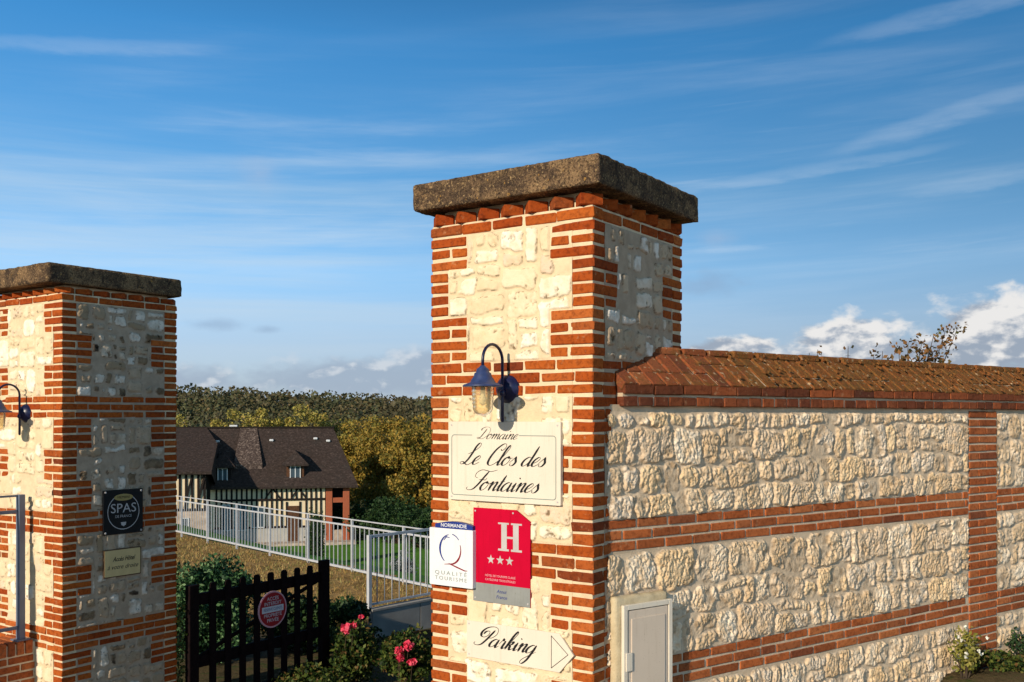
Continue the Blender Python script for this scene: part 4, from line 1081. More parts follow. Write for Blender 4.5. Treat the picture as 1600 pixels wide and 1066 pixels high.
V = np.stack([GX.ravel(), GY.ravel(), GZ.ravel()], -1); nx, ny = len(gx), len(gy)
idx = np.arange(nx*ny).reshape(ny, nx); F = np.stack([idx[:-1, :-1], idx[:-1, 1:], idx[1:, 1:], idx[1:, :-1]], -1).reshape(-1, 4)
fc = V[F].mean(1); dd = dfence(fc[:, 0], fc[:, 1]); Yc = fc[:, 1]; Xc = fc[:, 0]
wd_ = (Xc-WALL0[0])*WN[0]+(Yc-WALL0[1])*WN[1]; al_ = (Xc-WALL0[0])*WD[0]+(Yc-WALL0[1])*WD[1]
cls = np.full(len(F), 4)
near = (np.abs(Xc+5) < 40)
cls[near & (Yc < 10.5)] = 0
cls[near & (Yc >= 10.5) & (dd < 0.4) & (Yc < 60)] = 1
cls[near & (dd >= 0.4) & (Yc < 78) & (Yc >= 10.5)] = 2
cls[(Xc > -6) & (Xc < 1.5) & (Yc >= 8.9) & (Yc < 14.2+0.25*(Xc+3)) & (dd < 0)] = 3  # ground behind the gate given dark soil colour to stand for shade
cls[(al_ > 0.9) & (wd_ > -0.3) & (wd_ < 1.8) & (al_ < 12)] = 3
for k, (nm, mt) in enumerate([('driveway', 'drive'), ('grass_bank', 'bank'), ('lawn', 'lawn'), ('soil_and_gate_shade', 'soil'), ('ground', 'field')]):
    f = F[cls == k]
    if not len(f): continue
    u, inv = np.unique(f, return_inverse=True)
    o = quads_mesh(nm, V[u], inv.reshape(-1, 4), M[mt], None, True); tag(o, kind='structure')
hx = np.linspace(-1400, 1400, 150); hy = np.linspace(185, 700, 50); HX, HY = np.meshgrid(hx, hy); HZ = hill_h(HX, HY)
idx = np.arange(HX.size).reshape(HX.shape); F = np.stack([idx[:-1, :-1], idx[:-1, 1:], idx[1:, 1:], idx[1:, :-1]], -1).reshape(-1, 4)
o = quads_mesh('hills', np.stack([HX.ravel(), HY.ravel(), HZ.ravel()], -1), F, M['field'], None, True); tag(o, kind='structure')

# ------------------------------------------------------------------ vegetation
def leaf_mat(name, stops, rough=0.6, trans=0.25, pscale=0.0, alt=None):
    t = material(name, rough, 0.25)
    c = t.ramp(island(t), stops)
    if alt: c = t.mix(t.sstep(t.noise(t.pos, pscale, 3, 0.6), 0.45, 0.6, 0, 0.8), c, alt)
    t.put(t.b.inputs['Base Color'], c)
    if trans:
        tr = t.node('ShaderNodeBsdfTranslucent'); t.put(tr.inputs[0], c); mx = t.node('ShaderNodeMixShader'); mx.inputs[0].default_value = trans
        t.l.new(t.b.outputs[0], mx.inputs[1]); t.l.new(tr.outputs[0], mx.inputs[2])
        o = [n for n in t.n if n.type == 'OUTPUT_MATERIAL'][0]; t.l.new(mx.outputs[0], o.inputs[0])
    return t.m
M['leaf_gold'] = leaf_mat('autumn gold leaves', [(0, (0.22, 0.14, 0.03)), (0.25, (0.38, 0.26, 0.04)), (0.5, (0.15, 0.16, 0.035)), (0.75, (0.46, 0.28, 0.05)), (1, (0.07, 0.09, 0.025))])
M['leaf_yellow'] = leaf_mat('yellow green leaves', [(0, (0.30, 0.26, 0.06)), (0.4, (0.42, 0.36, 0.08)), (0.7, (0.24, 0.22, 0.06)), (1, (0.50, 0.34, 0.09))])
M['leaf_dark'] = leaf_mat('dark green leaves', [(0, (0.010, 0.028, 0.010)), (0.5, (0.022, 0.055, 0.016)), (1, (0.045, 0.085, 0.022))], trans=0.1)
M['leaf_conifer'] = leaf_mat('conifer sprays', [(0, (0.010, 0.035, 0.015)), (0.45, (0.035, 0.10, 0.035)), (0.8, (0.09, 0.19, 0.07)), (1, (0.20, 0.32, 0.16))], trans=0.15)
M['leaf_rose'] = leaf_mat('rose leaves', [(0, (0.012, 0.028, 0.006)), (0.5, (0.045, 0.085, 0.015)), (0.8, (0.13, 0.16, 0.03)), (1, (0.16, 0.08, 0.03))])
M['leaf_bed'] = leaf_mat('bed shrub leaves', [(0, (0.12, 0.14, 0.02)), (0.5, (0.28, 0.27, 0.05)), (0.8, (0.40, 0.34, 0.10)), (1, (0.06, 0.08, 0.02))])
M['leaf_vine'] = leaf_mat('russet leaves', [(0, (0.05, 0.05, 0.02)), (0.4, (0.16, 0.09, 0.03)), (0.7, (0.30, 0.14, 0.05)), (1, (0.10, 0.11, 0.03))])
M['forest'] = leaf_mat('wooded hillside leaves', [(0, (0.040, 0.048, 0.022)), (0.4, (0.085, 0.088, 0.036)), (0.7, (0.065, 0.080, 0.036)), (0.9, (0.15, 0.105, 0.045)), (1, (0.11, 0.115, 0.045))], trans=0.1, pscale=0.025, alt=(0.10, 0.080, 0.042))
M['petal'] = leaf_mat('pink red petals', [(0, (0.62, 0.02, 0.06)), (0.5, (0.78, 0.05, 0.12)), (1, (0.85, 0.16, 0.24))], trans=0.2)
M['petal_white'] = plain('white petals', (0.8, 0.8, 0.72), 0.6)
M['bark'] = plain('bark', (0.07, 0.05, 0.035), 0.9, 0.1, var=0.5, scale=20, bump=0.5)
M['grass'] = leaf_mat('dry grass blades', [(0, (0.24, 0.15, 0.05)), (0.4, (0.42, 0.27, 0.10)), (0.7, (0.15, 0.17, 0.045)), (1, (0.50, 0.36, 0.15))], trans=0.2)
def leafcloud(centers, rads, n_each, size, rg, aspect=0.6, droop=0.0, flat=0.0, shell=0.0):
    """leaves scattered around clump centres; returns verts, quads"""
    C = np.repeat(np.asarray(centers, float), n_each, 0); n = len(C)
    Rr = np.repeat(np.asarray(rads, float).reshape(len(centers), -1), n_each, 0)
    d = rg.normal(size=(n, 3)); d /= np.linalg.norm(d, axis=1)[:, None]
    r = rg.random(n)**(1/3); r = shell+(1-shell)*r
    P = C + d*r[:, None]*Rr
    nrm = rg.normal(size=(n, 3)); nrm[:, 2] += flat; nrm += d*0.7; nrm /= np.linalg.norm(nrm, axis=1)[:, None]
    a = np.cross(nrm, rg.normal(size=(n, 3))); a /= np.linalg.norm(a, axis=1)[:, None]; a[:, 2] -= droop; a /= np.linalg.norm(a, axis=1)[:, None]
    b = np.cross(nrm, a)
    s = size*rg.uniform(0.6, 1.35, (n, 1))
    V = np.stack([P-a*s*0.5, P+b*s*aspect*0.5+nrm*s*0.06, P+a*s*0.5, P-b*s*aspect*0.5+nrm*s*0.06], 1).reshape(-1, 3)
    return V, np.arange(n*4).reshape(-1, 4)
def branches(mb, base, pts, r0, rg, seg=6):
    for p in pts:
        p = np.array(p); b = np.array(base); mid = (b+p)/2+rg.normal(size=3)*np.linalg.norm(p-b)*0.08+np.array([0, 0, 0.06*np.linalg.norm(p-b)])
        tube(mb, [b, mid, p], [r0, r0*0.6, r0*0.2], seg)
def tree(name, x, y, z0, h, rx, crown0, mat, label, cat, group, nclump, nleaf, leaf, seed, crad=0.28, cshape=1.0, trunk=0.12):
    rg = np.random.default_rng(seed)
    root = empty(name, (x, y, z0), label, cat, group)
    m = MB(); cz_ = z0+crown0+(h-crown0)/2; rzv = (h-crown0)/2
    top = np.array([x+rg.normal()*0.1*rx, y, z0+h*0.8])
    tube(m, [(x, y, z0-0.3), (x+rg.normal()*0.02*h, y, z0+h*0.35), tuple(top)], [trunk, trunk*0.7, trunk*0.15], 8)
    cs = []
    while len(cs) < nclump:
        d = rg.normal(size=3); d /= np.linalg.norm(d); r = rg.random()**0.45
        p = np.array([x, y, cz_])+d*r*np.array([rx, rx, rzv])
        cs.append(p)
    branches(m, (x, y, z0+crown0*0.8+0.1*h), cs[:14], trunk*0.4, rg)
    m.build('trunk', M['bark'], root)
    rad = rg.uniform(0.6, 1.3, (nclump, 1))*crad*min(rx, rzv)*np.array([[1, 1, 0.8]])
    V_, F_ = leafcloud(cs, rad, nleaf, leaf, rg, 0.7, 0.2)
    quads_mesh('crown', V_, F_, mat, root)
    return root
gh = lambda x, y: float(ground_h(np.array([x]), np.array([y]))[0])
def hx_(px, Y): return (px-800)/1520*Y
# golden trees right of the farmhouse
gt = [(560, 74, 7.6, 2.6, 'gold tree nearest the farmhouse roof end'), (606, 70, 8.0, 2.7, 'broad gold tree in the middle of the clump beside the farmhouse'), (655, 66, 7.4, 2.6, 'gold autumn tree seen against the nearer pillar edge'), (700, 72, 8.4, 3.0, None)]
for i, (px, Y, h, rx, lb) in enumerate(gt):
    if lb is None: lb = 'gold autumn tree mostly hidden behind the nearer pillar'
    tree('autumn_tree', hx_(px, Y), Y, gh(hx_(px, Y), Y), h, rx, 0.8, M['leaf_gold'], lb, 'tree', 'gold trees beside the farmhouse', 60, 260, 0.20, 700+i, 0.34, trunk=0.16)
# yellow green row behind the farmhouse
yr = [(292, 112, 9.0, 'first'), (330, 108, 8.7, ''), (366, 114, 8.7, ''), (402, 110, 8.4, ''), (440, 112, 8.5, ''), (474, 108, 8.3, ''), (508, 113, 8.2, ''), (545, 112, 8.0, '')]
ylab = ['leftmost yellow tree over the farmhouse ridge, beside the farther pillar', 'second yellow tree from the left over the farmhouse ridge', 'yellow tree directly above the small pale cap on the ridge', 'fourth yellow tree from the left over the farmhouse ridge',
        'fifth yellow tree from the left over the farmhouse ridge', 'third yellow tree from the right over the farmhouse ridge', 'yellow tree above the right end of the farmhouse ridge', 'rightmost yellow tree, between the roof end and the gold trees']
for i, (px, Y, h, _) in enumerate(yr):
    x = hx_(px, Y); z = gh(x, Y)
    tree('yellow_tree', x, Y, z, EYE-z+0.9+RNG.uniform(-0.5, 0.5)-(px-292)*0.002, 2.2, 1.5, M['leaf_yellow'], ylab[i], 'tree', 'yellow trees behind the farmhouse', 34, 170, 0.30, 760+i, 0.4, trunk=0.18)
# dark hedge in front of the gold trees
def shrub(name, x, y, z0, rx, ry, h, mat, label, cat, nclump, nleaf, leaf, seed, group=None, crad=0.3, flat=0.0, droop=0.1, stems=8):
    rg = np.random.default_rng(seed)
    root = empty(name, (x, y, z0), label, cat, group)
    cs = []
    for _ in range(nclump):
        d = rg.normal(size=3); d /= np.linalg.norm(d); r = rg.random()**0.4
        cs.append(np.array([x, y, z0+h*0.52])+d*r*np.array([rx, ry, h*0.45]))
    m = MB()
    for p in cs[:stems]: tube(m, [(x+rg.normal()*rx*0.1, y+rg.normal()*ry*0.1, z0-0.05), tuple((np.array([x, y, z0])*0.4+p*0.6)+rg.normal(size=3)*0.03*h), tuple(p)], [0.018*h+0.003, 0.010*h+0.002, 0.003], 6)
    m.build('stems', M['bark'], root)
    rad = rg.uniform(0.6, 1.3, (nclump, 1))*crad*np.array([[min(rx, ry), min(rx, ry), h*0.5]])
    V_, F_ = leafcloud(cs, rad, nleaf, leaf, rg, 0.6, droop, flat)
    quads_mesh('foliage', V_, F_, mat, root)
    return root
hg = [(575, 63, 2.2, 1.9), (615, 60, 2.4, 2.2), (660, 58, 2.4, 2.0)]
hl = ['dark evergreen bush against the porch end of the farmhouse', 'dark evergreen bush below the middle gold tree', 'dark evergreen bush beside the nearer pillar edge']
for i, (px, Y, rx, h) in enumerate(hg):
    x = hx_(px, Y); shrub('evergreen_bush', x, Y, gh(x, Y), rx, 1.5, h*1.25, M['leaf_dark'], hl[i], 'bush', 50, 160, 0.16, 800+i, 'dark bushes beyond the lawn', 0.4)
# cypress column and pale shrub on the lawn
x = hx_(493, 50.5); shrub('cypress', x, 50.5, gh(x, 50.5), 0.48, 0.48, 2.9, M['leaf_dark'], 'narrow dark cypress on the lawn behind the white fence', 'tree', 60, 120, 0.10, 820, None, 0.4)
x = hx_(628, 44); shrub('lavender_shrub', x, 44, gh(x, 44), 0.6, 0.6, 1.7, leaf_mat('grey blue leaves', [(0, (0.05, 0.08, 0.06)), (0.6, (0.14, 0.18, 0.18)), (1, (0.4, 0.42, 0.48))]), 'grey blue speckled shrub on the lawn behind the white fence', 'bush', 40, 90, 0.10, 821, None, 0.4)
# forest on the hillside (a mass nobody could count)
rg = np.random.default_rng(41)
cx_, cy_, rr_ = [], [], []
n = 3600
Yt = 215+rg.random(n)**0.85*330; Xt = (rg.uniform(-560, 60, n)-0)/1520*Yt*1.35
Zt = hill_h(Xt, Yt)
cr = rg.uniform(2.2, 5.4, n)*(0.6+Yt/620)
cen = np.stack([Xt, Yt, Zt+cr*rg.uniform(0.4, 1.3, n)], -1)
V_, F_ = leafcloud(cen, np.stack([cr, cr, cr*1.1], -1), 90, np.repeat(0.0034*Yt, 90)[:, None], rg, 0.85, 0.0, 0.3, 0.8)
o = quads_mesh('hillside_forest', V_, F_, M['forest'])
tag(o, 'dark autumn woods covering the far hillside', 'woods', kind='stuff')
# wide, coarser woods beyond the framed part
n = 4000; Yt = 230+rg.random(n)*300; Xt = rg.uniform(-900, 900, n); Zt = hill_h(Xt, Yt); cr = rg.uniform(4, 7, n)
V_, F_ = leafcloud(np.stack([Xt, Yt, Zt+cr*0.7], -1), np.stack([cr, cr, cr*0.8], -1), 40, 2.2, rg, 0.85, 0.0, 0.3, 0.5)
o = quads_mesh('hillside_forest', V_, F_, M['forest']); tag(o, 'sparser dark autumn woods spreading along the far hills', 'woods', kind='stuff')
# conifer behind the gate
shrub('conifer_bush', -3.75, 11.7, gh(-3.75, 11.7), 0.72, 0.6, EYE-1.70-gh(-3.75, 11.7), M['leaf_conifer'], 'bright green conifer bush directly behind the wooden gate', 'bush', 110, 190, 0.055, 830, None, 0.30, 0.2, 0.4, 20)
shrub('laurel_bush', -2.45, 12.4, gh(-2.45, 12.4), 0.75, 0.5, 0.66, M['leaf_dark'], 'low dark laurel bush showing between the pickets of the gate', 'bush', 60, 120, 0.07, 831, None, 0.35)
# creeper on the far corner of the far pillar
rg = np.random.default_rng(5)
base = C2+S_*(PA+0.02)
cs = [(base[0]+rg.normal()*0.03, base[1]+0.06+rg.normal()*0.03, z) for z in np.linspace(0.05, EYE-1.75, 26)]
root = empty('creeper', (base[0], base[1], 0), 'thin creeper climbing the rear corner of the farther pillar', 'climbing plant')
m = MB(); tube(m, cs, 0.006, 5); m.build('stem', M['bark'], root)
V_, F_ = leafcloud(cs, np.full((len(cs), 3), 0.07), 22, 0.035, rg); quads_mesh('foliage', V_, F_, M['leaf_rose'], root)
# roses
def rose(x, y, h, rx, label, seed, blooms):
    z0 = gh(x, y)
    r = shrub('rose_bush', x, y, z0, rx, rx, h, M['leaf_rose'], label, 'rose bush', 70, 60, 0.05, seed, 'rose bushes by the drive', 0.34)
    rg = np.random.default_rng(seed+1)
    for (bx, by, bz, br_) in blooms:
        m = MB(); c = np.array([x+bx*1.0, y+by-rx*0.9, bz+0.02])
        tube(m, [c-np.array([0.02, -0.02, 0.22]), c], [0.004, 0.003], 5); m.build('flower_stalk', M['bark'], r)
        V_, F_ = leafcloud([c], [[br_, br_, br_*0.8]], 46, br_*1.0, rg, 0.9, 0, 0.3, 0.3); quads_mesh('bloom', V_, F_, M['petal'], r)
rose(-1.72, 10.6, 0.66, 0.30, 'rose bush with one pink cluster right of the gate stile', 840, [(-0.02, -0.1, EYE-2.24, 0.055), (0.045, -0.06, EYE-2.22, 0.04), (0.12, 0, EYE-2.14, 0.03)])
rose(-1.13, 10.4, 0.60, 0.28, 'rose bush with red blooms against the nearer pillar edge', 850, [(-0.03, -0.1, EYE-2.43, 0.05), (0.06, -0.1, EYE-2.38, 0.05), (-0.02, -0.12, EYE-2.50, 0.04), (0.10, -0.1, EYE-2.55, 0.045)])
shrub('ground_shrub', -2.0, 9.9, 0.0, 0.40, 0.3, 0.35, M['leaf_rose'], 'low leafy shrub at the foot of the gate', 'bush', 40, 60, 0.045, 860, None, 0.4)
# bed shrub by the right wall, with white flowers
bp = WALL0+WD*3.33+WN*0.14
z0 = gh(bp[0], bp[1])
bs = shrub('flowering_shrub', bp[0], bp[1], z0, 0.12, 0.08, 0.36, M['leaf_bed'], 'small yellow green shrub with white flowers against the wall by the brick pier', 'shrub', 26, 22, 0.034, 870, None, 0.45)
rg = np.random.default_rng(9)
for k in range(9):
    c = np.array([bp[0]+rg.normal()*0.07, bp[1]-0.08+rg.normal()*0.03, z0+rg.uniform(0.12, 0.38)])
    V_, F_ = leafcloud([c], [[0.012]*3], 9, 0.02, rg, 0.9); quads_mesh('flower', V_, F_, M['petal_white'], bs)
bp2 = WALL0+WD*3.75+WN*0.22
shrub('creeping_shrub', bp2[0], bp2[1], gh(bp2[0], bp2[1]), 0.34, 0.12, 0.12, M['leaf_rose'], 'creeping green plant on the soil below the brick pier', 'shrub', 40, 40, 0.03, 871, None, 0.5)
bp3 = WALL0+WD*4.3+WN*0.10
shrub('dry_shrub', bp3[0], bp3[1], gh(bp3[0], bp3[1]), 0.20, 0.08, 0.20, M['leaf_dark'], 'dark low shrub against the wall right of the brick pier', 'shrub', 30, 30, 0.03, 872, None, 0.5)
# sprays of the shrub growing behind the wall, showing over the coping
def spray(x_al, off, ztop, label, seed, tips, name='climbing_branch', nl=6, per=9):
    rg = np.random.default_rng(seed)
    b = WALL0+WD*x_al-WN*off
    root = empty(name, (b[0], b[1], 0), label, 'branch', 'leafy branches rising behind the wall')
    m = MB(); cl = []
    for (dx, dz) in tips:
        e = b+WD*dx; p0 = np.array([b[0], b[1], EYE-0.6]); p2 = np.array([e[0], e[1], ztop+dz]); mid = (p0+p2)/2+np.array([0, 0, 0.13])
        tube(m, [(b[0], b[1], 0.0), tuple(p0), tuple(mid), tuple(p2)], [0.014, 0.010, 0.006, 0.002], 6)
        for k in range(nl):
            t = 0.35+0.65*k/(nl-1); cl.append(mid*(1-t)+p2*t+rg.normal(size=3)*0.025)
    m.build('stem', M['bark'], root)
    V_, F_ = leafcloud(cl, np.full((len(cl), 3), 0.07), per, 0.042, rg, 0.65); quads_mesh('leaves', V_, F_, M['leaf_vine'], root)
spray(3.72, 0.60, EYE+0.50, 'largest leafy branch reaching up right over the wall coping', 900, [(-0.08, 0.05), (0.05, 0.11), (0.25, 0.14), (0.42, 0.19), (0.60, 0.24), (0.80, 0.29), (0.35, 0.05), (0.5, 0.10)], per=11)
spray(3.30, 0.60, EYE+0.47, 'short leafy tuft just left of the largest branch over the coping', 901, [(0.0, 0.03), (0.12, 0.06), (0.2, 0.02)], nl=3, per=6)
spray(2.95, 0.60, EYE+0.47, 'single thin twig with few leaves over the coping', 902, [(0.02, 0.08)], nl=3, per=3)
spray(2.45, 0.60, EYE+0.46, 'small leafy tuft nearest the pillar over the coping', 903, [(0.05, 0.02), (0.15, 0.05)], nl=3, per=5)
# dry grass tufts on the bank
rg = np.random.default_rng(77)
n = 26000; X = rg.uniform(-11, 0.5, n); Y = 11+rg.random(n)*17; k = (dfence(X, Y) < 0.2) & ((Y > 14.0+0.25*(X+3)) | (X < -6.2)); X, Y = X[k], Y[k]; n = len(X); Z = ground_h(X, Y)
hgt = rg.uniform(0.03, 0.10, n); a = rg.uniform(0, 6.28, n); wv = 0.012
P = np.stack([X, Y, Z], -1); dx = np.stack([np.cos(a), np.sin(a), np.zeros(n)], -1)*wv; tip = P+np.stack([rg.normal(size=n)*0.03, rg.normal(size=n)*0.03, hgt], -1)
V_ = np.stack([P-dx, P+dx, tip], 1).reshape(-1, 3); o = quads_mesh('dry_grass', V_, np.arange(3*n).reshape(-1, 3), M['grass']); tag(o, 'short dry grass on the brown bank behind the gate', 'grass', kind='stuff')

# ------------------------------------------------------------------ white fences
def fence_part(parent, name, fr, a, b, mat): m = MB(); boxv(m, fr, a, b, 0.0); return m.build(name, mat, parent)
f1 = empty('white_fence', (FB[0], FB[1], gh(*FB)), 'long white metal fence running from the farther pillar down across the garden', 'fence')
k0, k1 = -4.5, 13.6
def fz(k): p = FB+FDIR*k; return EYE-3.20-0.017*k*1.0
FFr = frame((FB[0], FB[1], 0), (*FDIR, 0), (-FDIR[1], FDIR[0], 0))
def rail(name, dz, hw, parent=f1, fr=FFr, ka=k0, kb=k1, zf=fz, mat='white_rail'):
    m = MB(); V = []
    for k in (ka, kb):
        for (y, z) in ((-hw, -hw), (hw, -hw), (hw, hw), (-hw, hw)): V.append((k, y, zf(k)+dz+z))
    m.add(tow(fr, V), [(0, 1, 5, 4), (1, 2, 6, 5), (2, 3, 7, 6), (3, 0, 4, 7), (3, 2, 1, 0), (4, 5, 6, 7)]); return m.build(name, M[mat], parent)
rail('handrail', 1.12, 0.011); rail('top_rail', 0.99, 0.017); rail('bottom_rail', 0.09, 0.022)
k = 0.93-4.06
while k < k1:
    fence_part(f1, 'post', FFr, (k-0.022, -0.022, fz(k)-0.15), (k+0.022, 0.022, fz(k)+1.11), M['white_rail']); k += 2.03
k = k0+0.1
while k < k1:
    if abs(((k-0.93)/2.03)-round((k-0.93)/2.03)) > 0.04: fence_part(f1, 'baluster', FFr, (k-0.0075, -0.0075, fz(k)+0.10), (k+0.0075, 0.0075, fz(k)+0.985), M['white_rail'])
    k += 0.19
F2P = np.array([-1.966, 13.4]); F2D = np.array([0.66, 0.7513])
FF2r = frame((F2P[0], F2P[1], 0), (*F2D, 0), (-F2D[1], F2D[0], 0))
rw = empty('retaining_wall', (F2P[0], F2P[1], -0.3), 'low grey concrete panel wall under the short white fence', 'wall')
wt = EYE-2.645
for i in range(3):
    m = MB(); boxv(m, FF2r, (0.02+i*0.9, -0.05, -0.6), (0.02+i*0.9+0.89, 0.05, wt-0.035), 0.006); m.build('panel', M['concrete'], rw)
m = MB(); boxv(m, FF2r, (0.0, -0.065, wt-0.0345), (2.8, 0.065, wt), 0.004); m.build('coping', M['concrete'], rw)
f2 = empty('white_fence', (F2P[0], F2P[1], wt), 'short white metal fence on the grey concrete wall beside the nearer pillar', 'fence')
zc = lambda k: wt
rail('top_rail', 1.00, 0.018, f2, FF2r, -0.02, 2.8, zc); rail('bottom_rail', 0.06, 0.014, f2, FF2r, -0.02, 2.8, zc)
for k in (0.0, 1.4, 2.75): fence_part(f2, 'post', FF2r, (k-0.026, -0.026, wt-0.02), (k+0.026, 0.026, wt+1.02), M['white_rail'])
k = 0.14
while k < 2.7:
    if abs(k-1.4) > 0.05: m = MB(); tube(m, [tow(FF2r, (k, 0, wt+0.06)), tow(FF2r, (k, 0, wt+0.99))], 0.008, 8); m.build('baluster', M['white_rail'], f2, True)
    k += 0.138

# ------------------------------------------------------------------ farmhouse
HO = (-12.6, 60.0); hd = np.array([0.978, 0.208]); hn = np.array([-0.208, 0.978])
FH = frame((HO[0], HO[1], EYE), (*hd, 0), (*hn, 0))          # x along, y back, z relative to eye
house = empty('farmhouse', (HO[0], HO[1], EYE-7.7), 'half timbered farmhouse with a dark tiled roof below the wooded hill', 'house')
def roofmat():
    t = material('dark flat tiles', 0.85, 0.25)
    n = t.noise(t.pos, 7, 5, 0.7); n2 = t.noise(t.pos, 1.1, 4, 0.6)
    c = t.ramp(n, [(0.35, (0.024, 0.017, 0.014)), (0.55, (0.046, 0.031, 0.027)), (0.66, (0.08, 0.058, 0.05)), (0.74, (0.22, 0.17, 0.15))])
    c = t.mix(t.sstep(n2, 0.5, 0.75, 0, 0.5), c, (0.035, 0.03, 0.028))
    sx = t.node('ShaderNodeSeparateXYZ'); t.l.new(t.pos, sx.inputs[0])
    wv = t.math('FRACT', t.math('MULTIPLY', sx.outputs[2], 6.0))
    t.put(t.b.inputs['Base Color'], c); setbump(t, t.math('ADD', n, wv), 0.8, 0.05); return t.m
M['roof'] = roofmat()
M['infill'] = plain('cream plaster', (0.78, 0.63, 0.43), 0.9, 0.1, var=0.15, scale=2)
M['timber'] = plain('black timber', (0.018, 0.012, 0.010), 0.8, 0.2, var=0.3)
M['pinkstone'] = plain('pale pink masonry', (0.52, 0.42, 0.34), 0.9, 0.1, var=0.45, scale=3)
M['whitewall'] = plain('pale grey plaster', (0.42, 0.40, 0.37), 0.9, 0.1, var=0.15, scale=2)
M['winframe'] = plain('white window frame', (0.62, 0.64, 0.66), 0.5)
M['winglass'] = plain('window glass', (0.06, 0.09, 0.12), 0.08, 0.8)
M['doorwood'] = plain('brown door timber', (0.10, 0.040, 0.016), 0.7, var=0.5)
def hb(name, a, b, mat, parent=house, ch=0.0): m = MB(); boxv(m, FH, a, b, ch); return m.build(name, mat, parent)
G = -7.9
hb('main_wall', (-14, 0.0, G), (1.05, 7.0, -4.12), M['infill'])
hb('plinth', (-5.6, -0.06, G), (1.05, -0.001, -6.75), M['whitewall'])
# timber frame as one part: studs, rails and small braces
tb = MB()
for k in range(22):
    x = -5.4+k*0.295
    if -1.35 < x < -0.35: boxv(tb, FH, (x-0.055, -0.05, -5.05), (x+0.055, 0.02, -4.15), 0.0)
    else: boxv(tb, FH, (x-0.055, -0.05, -6.75), (x+0.055, 0.02, -4.15), 0.0)
for z in (-4.30, -5.12, -6.80): boxv(tb, FH, (-5.55, -0.062, z), (1.05, 0.018, z+0.13), 0.0)
def brace(x0, z0, x1, z1, wd, y=-0.07, fr=FH):
    d = np.array([x1-x0, z1-z0]); d = d/np.linalg.norm(d); n = np.array([-d[1], d[0]])*wd/2
    poly_prism(tb, fr, [(x0+n[0], z0+n[1]), (x0-n[0], z0-n[1]), (x1-n[0], z1-n[1]), (x1+n[0], z1+n[1])], y, y+0.05)
for xc in (-2.1, 0.0-0.55): brace(xc-0.45, -5.0, xc, -4.35, 0.09); brace(xc+0.45, -5.0, xc, -4.35, 0.09, -0.068)
tb.build('timber_frame', M['timber'], house)
# main roof: hip at the right end
ov = 0.45; ze = -4.22; zr = -0.66; xr = 1.63; xe = 3.05; yb = 7.0+ov; ym = 3.5
m = MB(); P8 = [(-14.5, -ov, ze), (xe, -ov, ze), (xe, yb, ze), (-14.5, yb, ze), (-14.5, ym, zr), (xr, ym, zr)]
P8b = [(p[0], p[1], p[2]-0.14) for p in P8]
m.add(tow(FH, P8+P8b), [(0, 1, 5, 4), (1, 2, 5), (2, 3, 4, 5), (0, 4, 3), (6, 10, 11, 7), (7, 11, 8), (8, 11, 10, 9), (0, 6, 7, 1), (1, 7, 8, 2), (2, 8, 9, 3)])
roof = m.build('roof', M['roof'], house)
m = MB(); boxv(m, FH, (-14.5, ym-0.12, zr-0.06), (xr+0.1, ym+0.12, zr+0.05), 0.03); m.build('ridge_tiles', M['timber'], roof)
# porch at the right end
M['porch'] = brick_mat('porch brick', [(0, (0.36, 0.10, 0.05)), (1, (0.40, 0.12, 0.06))], (0.8, 0.7, 0.7))
for x in (1.30, 2.35): hb('porch_pier', (x-0.2, -0.05, G), (x+0.2, 0.35, -4.22), M['porch'], house, 0.02)
hb('porch_beam', (1.501, 0.0, -5.30), (2.149, 0.30, -5.0), M['porch'], house, 0.01); hb('porch_pier', (2.15, 3.2, G), (2.55, 3.6, -4.22), M['porch'], house, 0.02)
hb('porch_parapet', (1.06, 0.05, G), (2.15, 0.25, -7.0), M['pinkstone'])
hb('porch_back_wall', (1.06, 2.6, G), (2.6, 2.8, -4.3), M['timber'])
# wing projecting towards the viewer, with its own roof part
XW = -5.77
hb('wing_wall', (-14, -2.5, -5.35), (XW, -0.001, -3.05), M['infill']); hb('wing_base', (-14, -2.5, G), (XW+0.02, -0.002, -5.351), M['pinkstone'])
tb2 = MB()
for k in range(20):
    x = XW-0.08-k*0.34; boxv(tb2, FH, (x-0.07, -2.55, -5.30), (x+0.07, -2.48, -3.1), 0.0)
boxv(tb2, FH, (-14, -2.57, -5.40), (XW+0.03, -2.485, -5.27), 0.0)
tb = tb2; brace(XW-0.5, -5.25, XW-0.05, -3.3, 0.11, -2.60); brace(XW-1.2, -5.25, XW-0.75, -3.3, 0.11, -2.60)
for k in range(5): boxv(tb2, FH, (XW-0.01, -2.2+k*0.42, -5.3), (XW+0.045, -2.08+k*0.42, -3.1), 0.0)
tb2.build('wing_timber_frame', M['timber'], house)
m = MB(); x1w = XW+0.35; ridge_w = 1.9
# cross roof: eave in front, rising back to the main ridge, with a dark gable cheek
Pw = [(-14.5, -3.0, -3.12), (x1w, -3.0, -3.12), (x1w-0.9, ym, zr+0.03), (-14.5, ym, zr+0.03), (x1w, -3.0, -3.28), (x1w, 1.6, -2.3), (-14.5, -3.0, -3.28), (x1w, 0.9, -1.62)]
m.add(tow(FH, Pw), [(0, 1, 7, 2, 3), (0, 6, 4, 1)])
m.add(tow(FH, [(x1w, -3.0, -3.28), (x1w, -3.0, -3.12), (x1w, 0.9, -1.62), (x1w, 1.9, -2.0), (x1w, -0.2, -4.1), (x1w-0.02, -3.0, -3.28)]), [(0, 1, 2, 3, 4)][:1])
m.build('wing_roof', M['roof'], house)
hb('wing_cheek', (XW-0.3, -2.5, -4.2), (XW+0.001, 1.2, -2.95), M['timber'])  # near-black cheek: the shade on this side is put into its colour
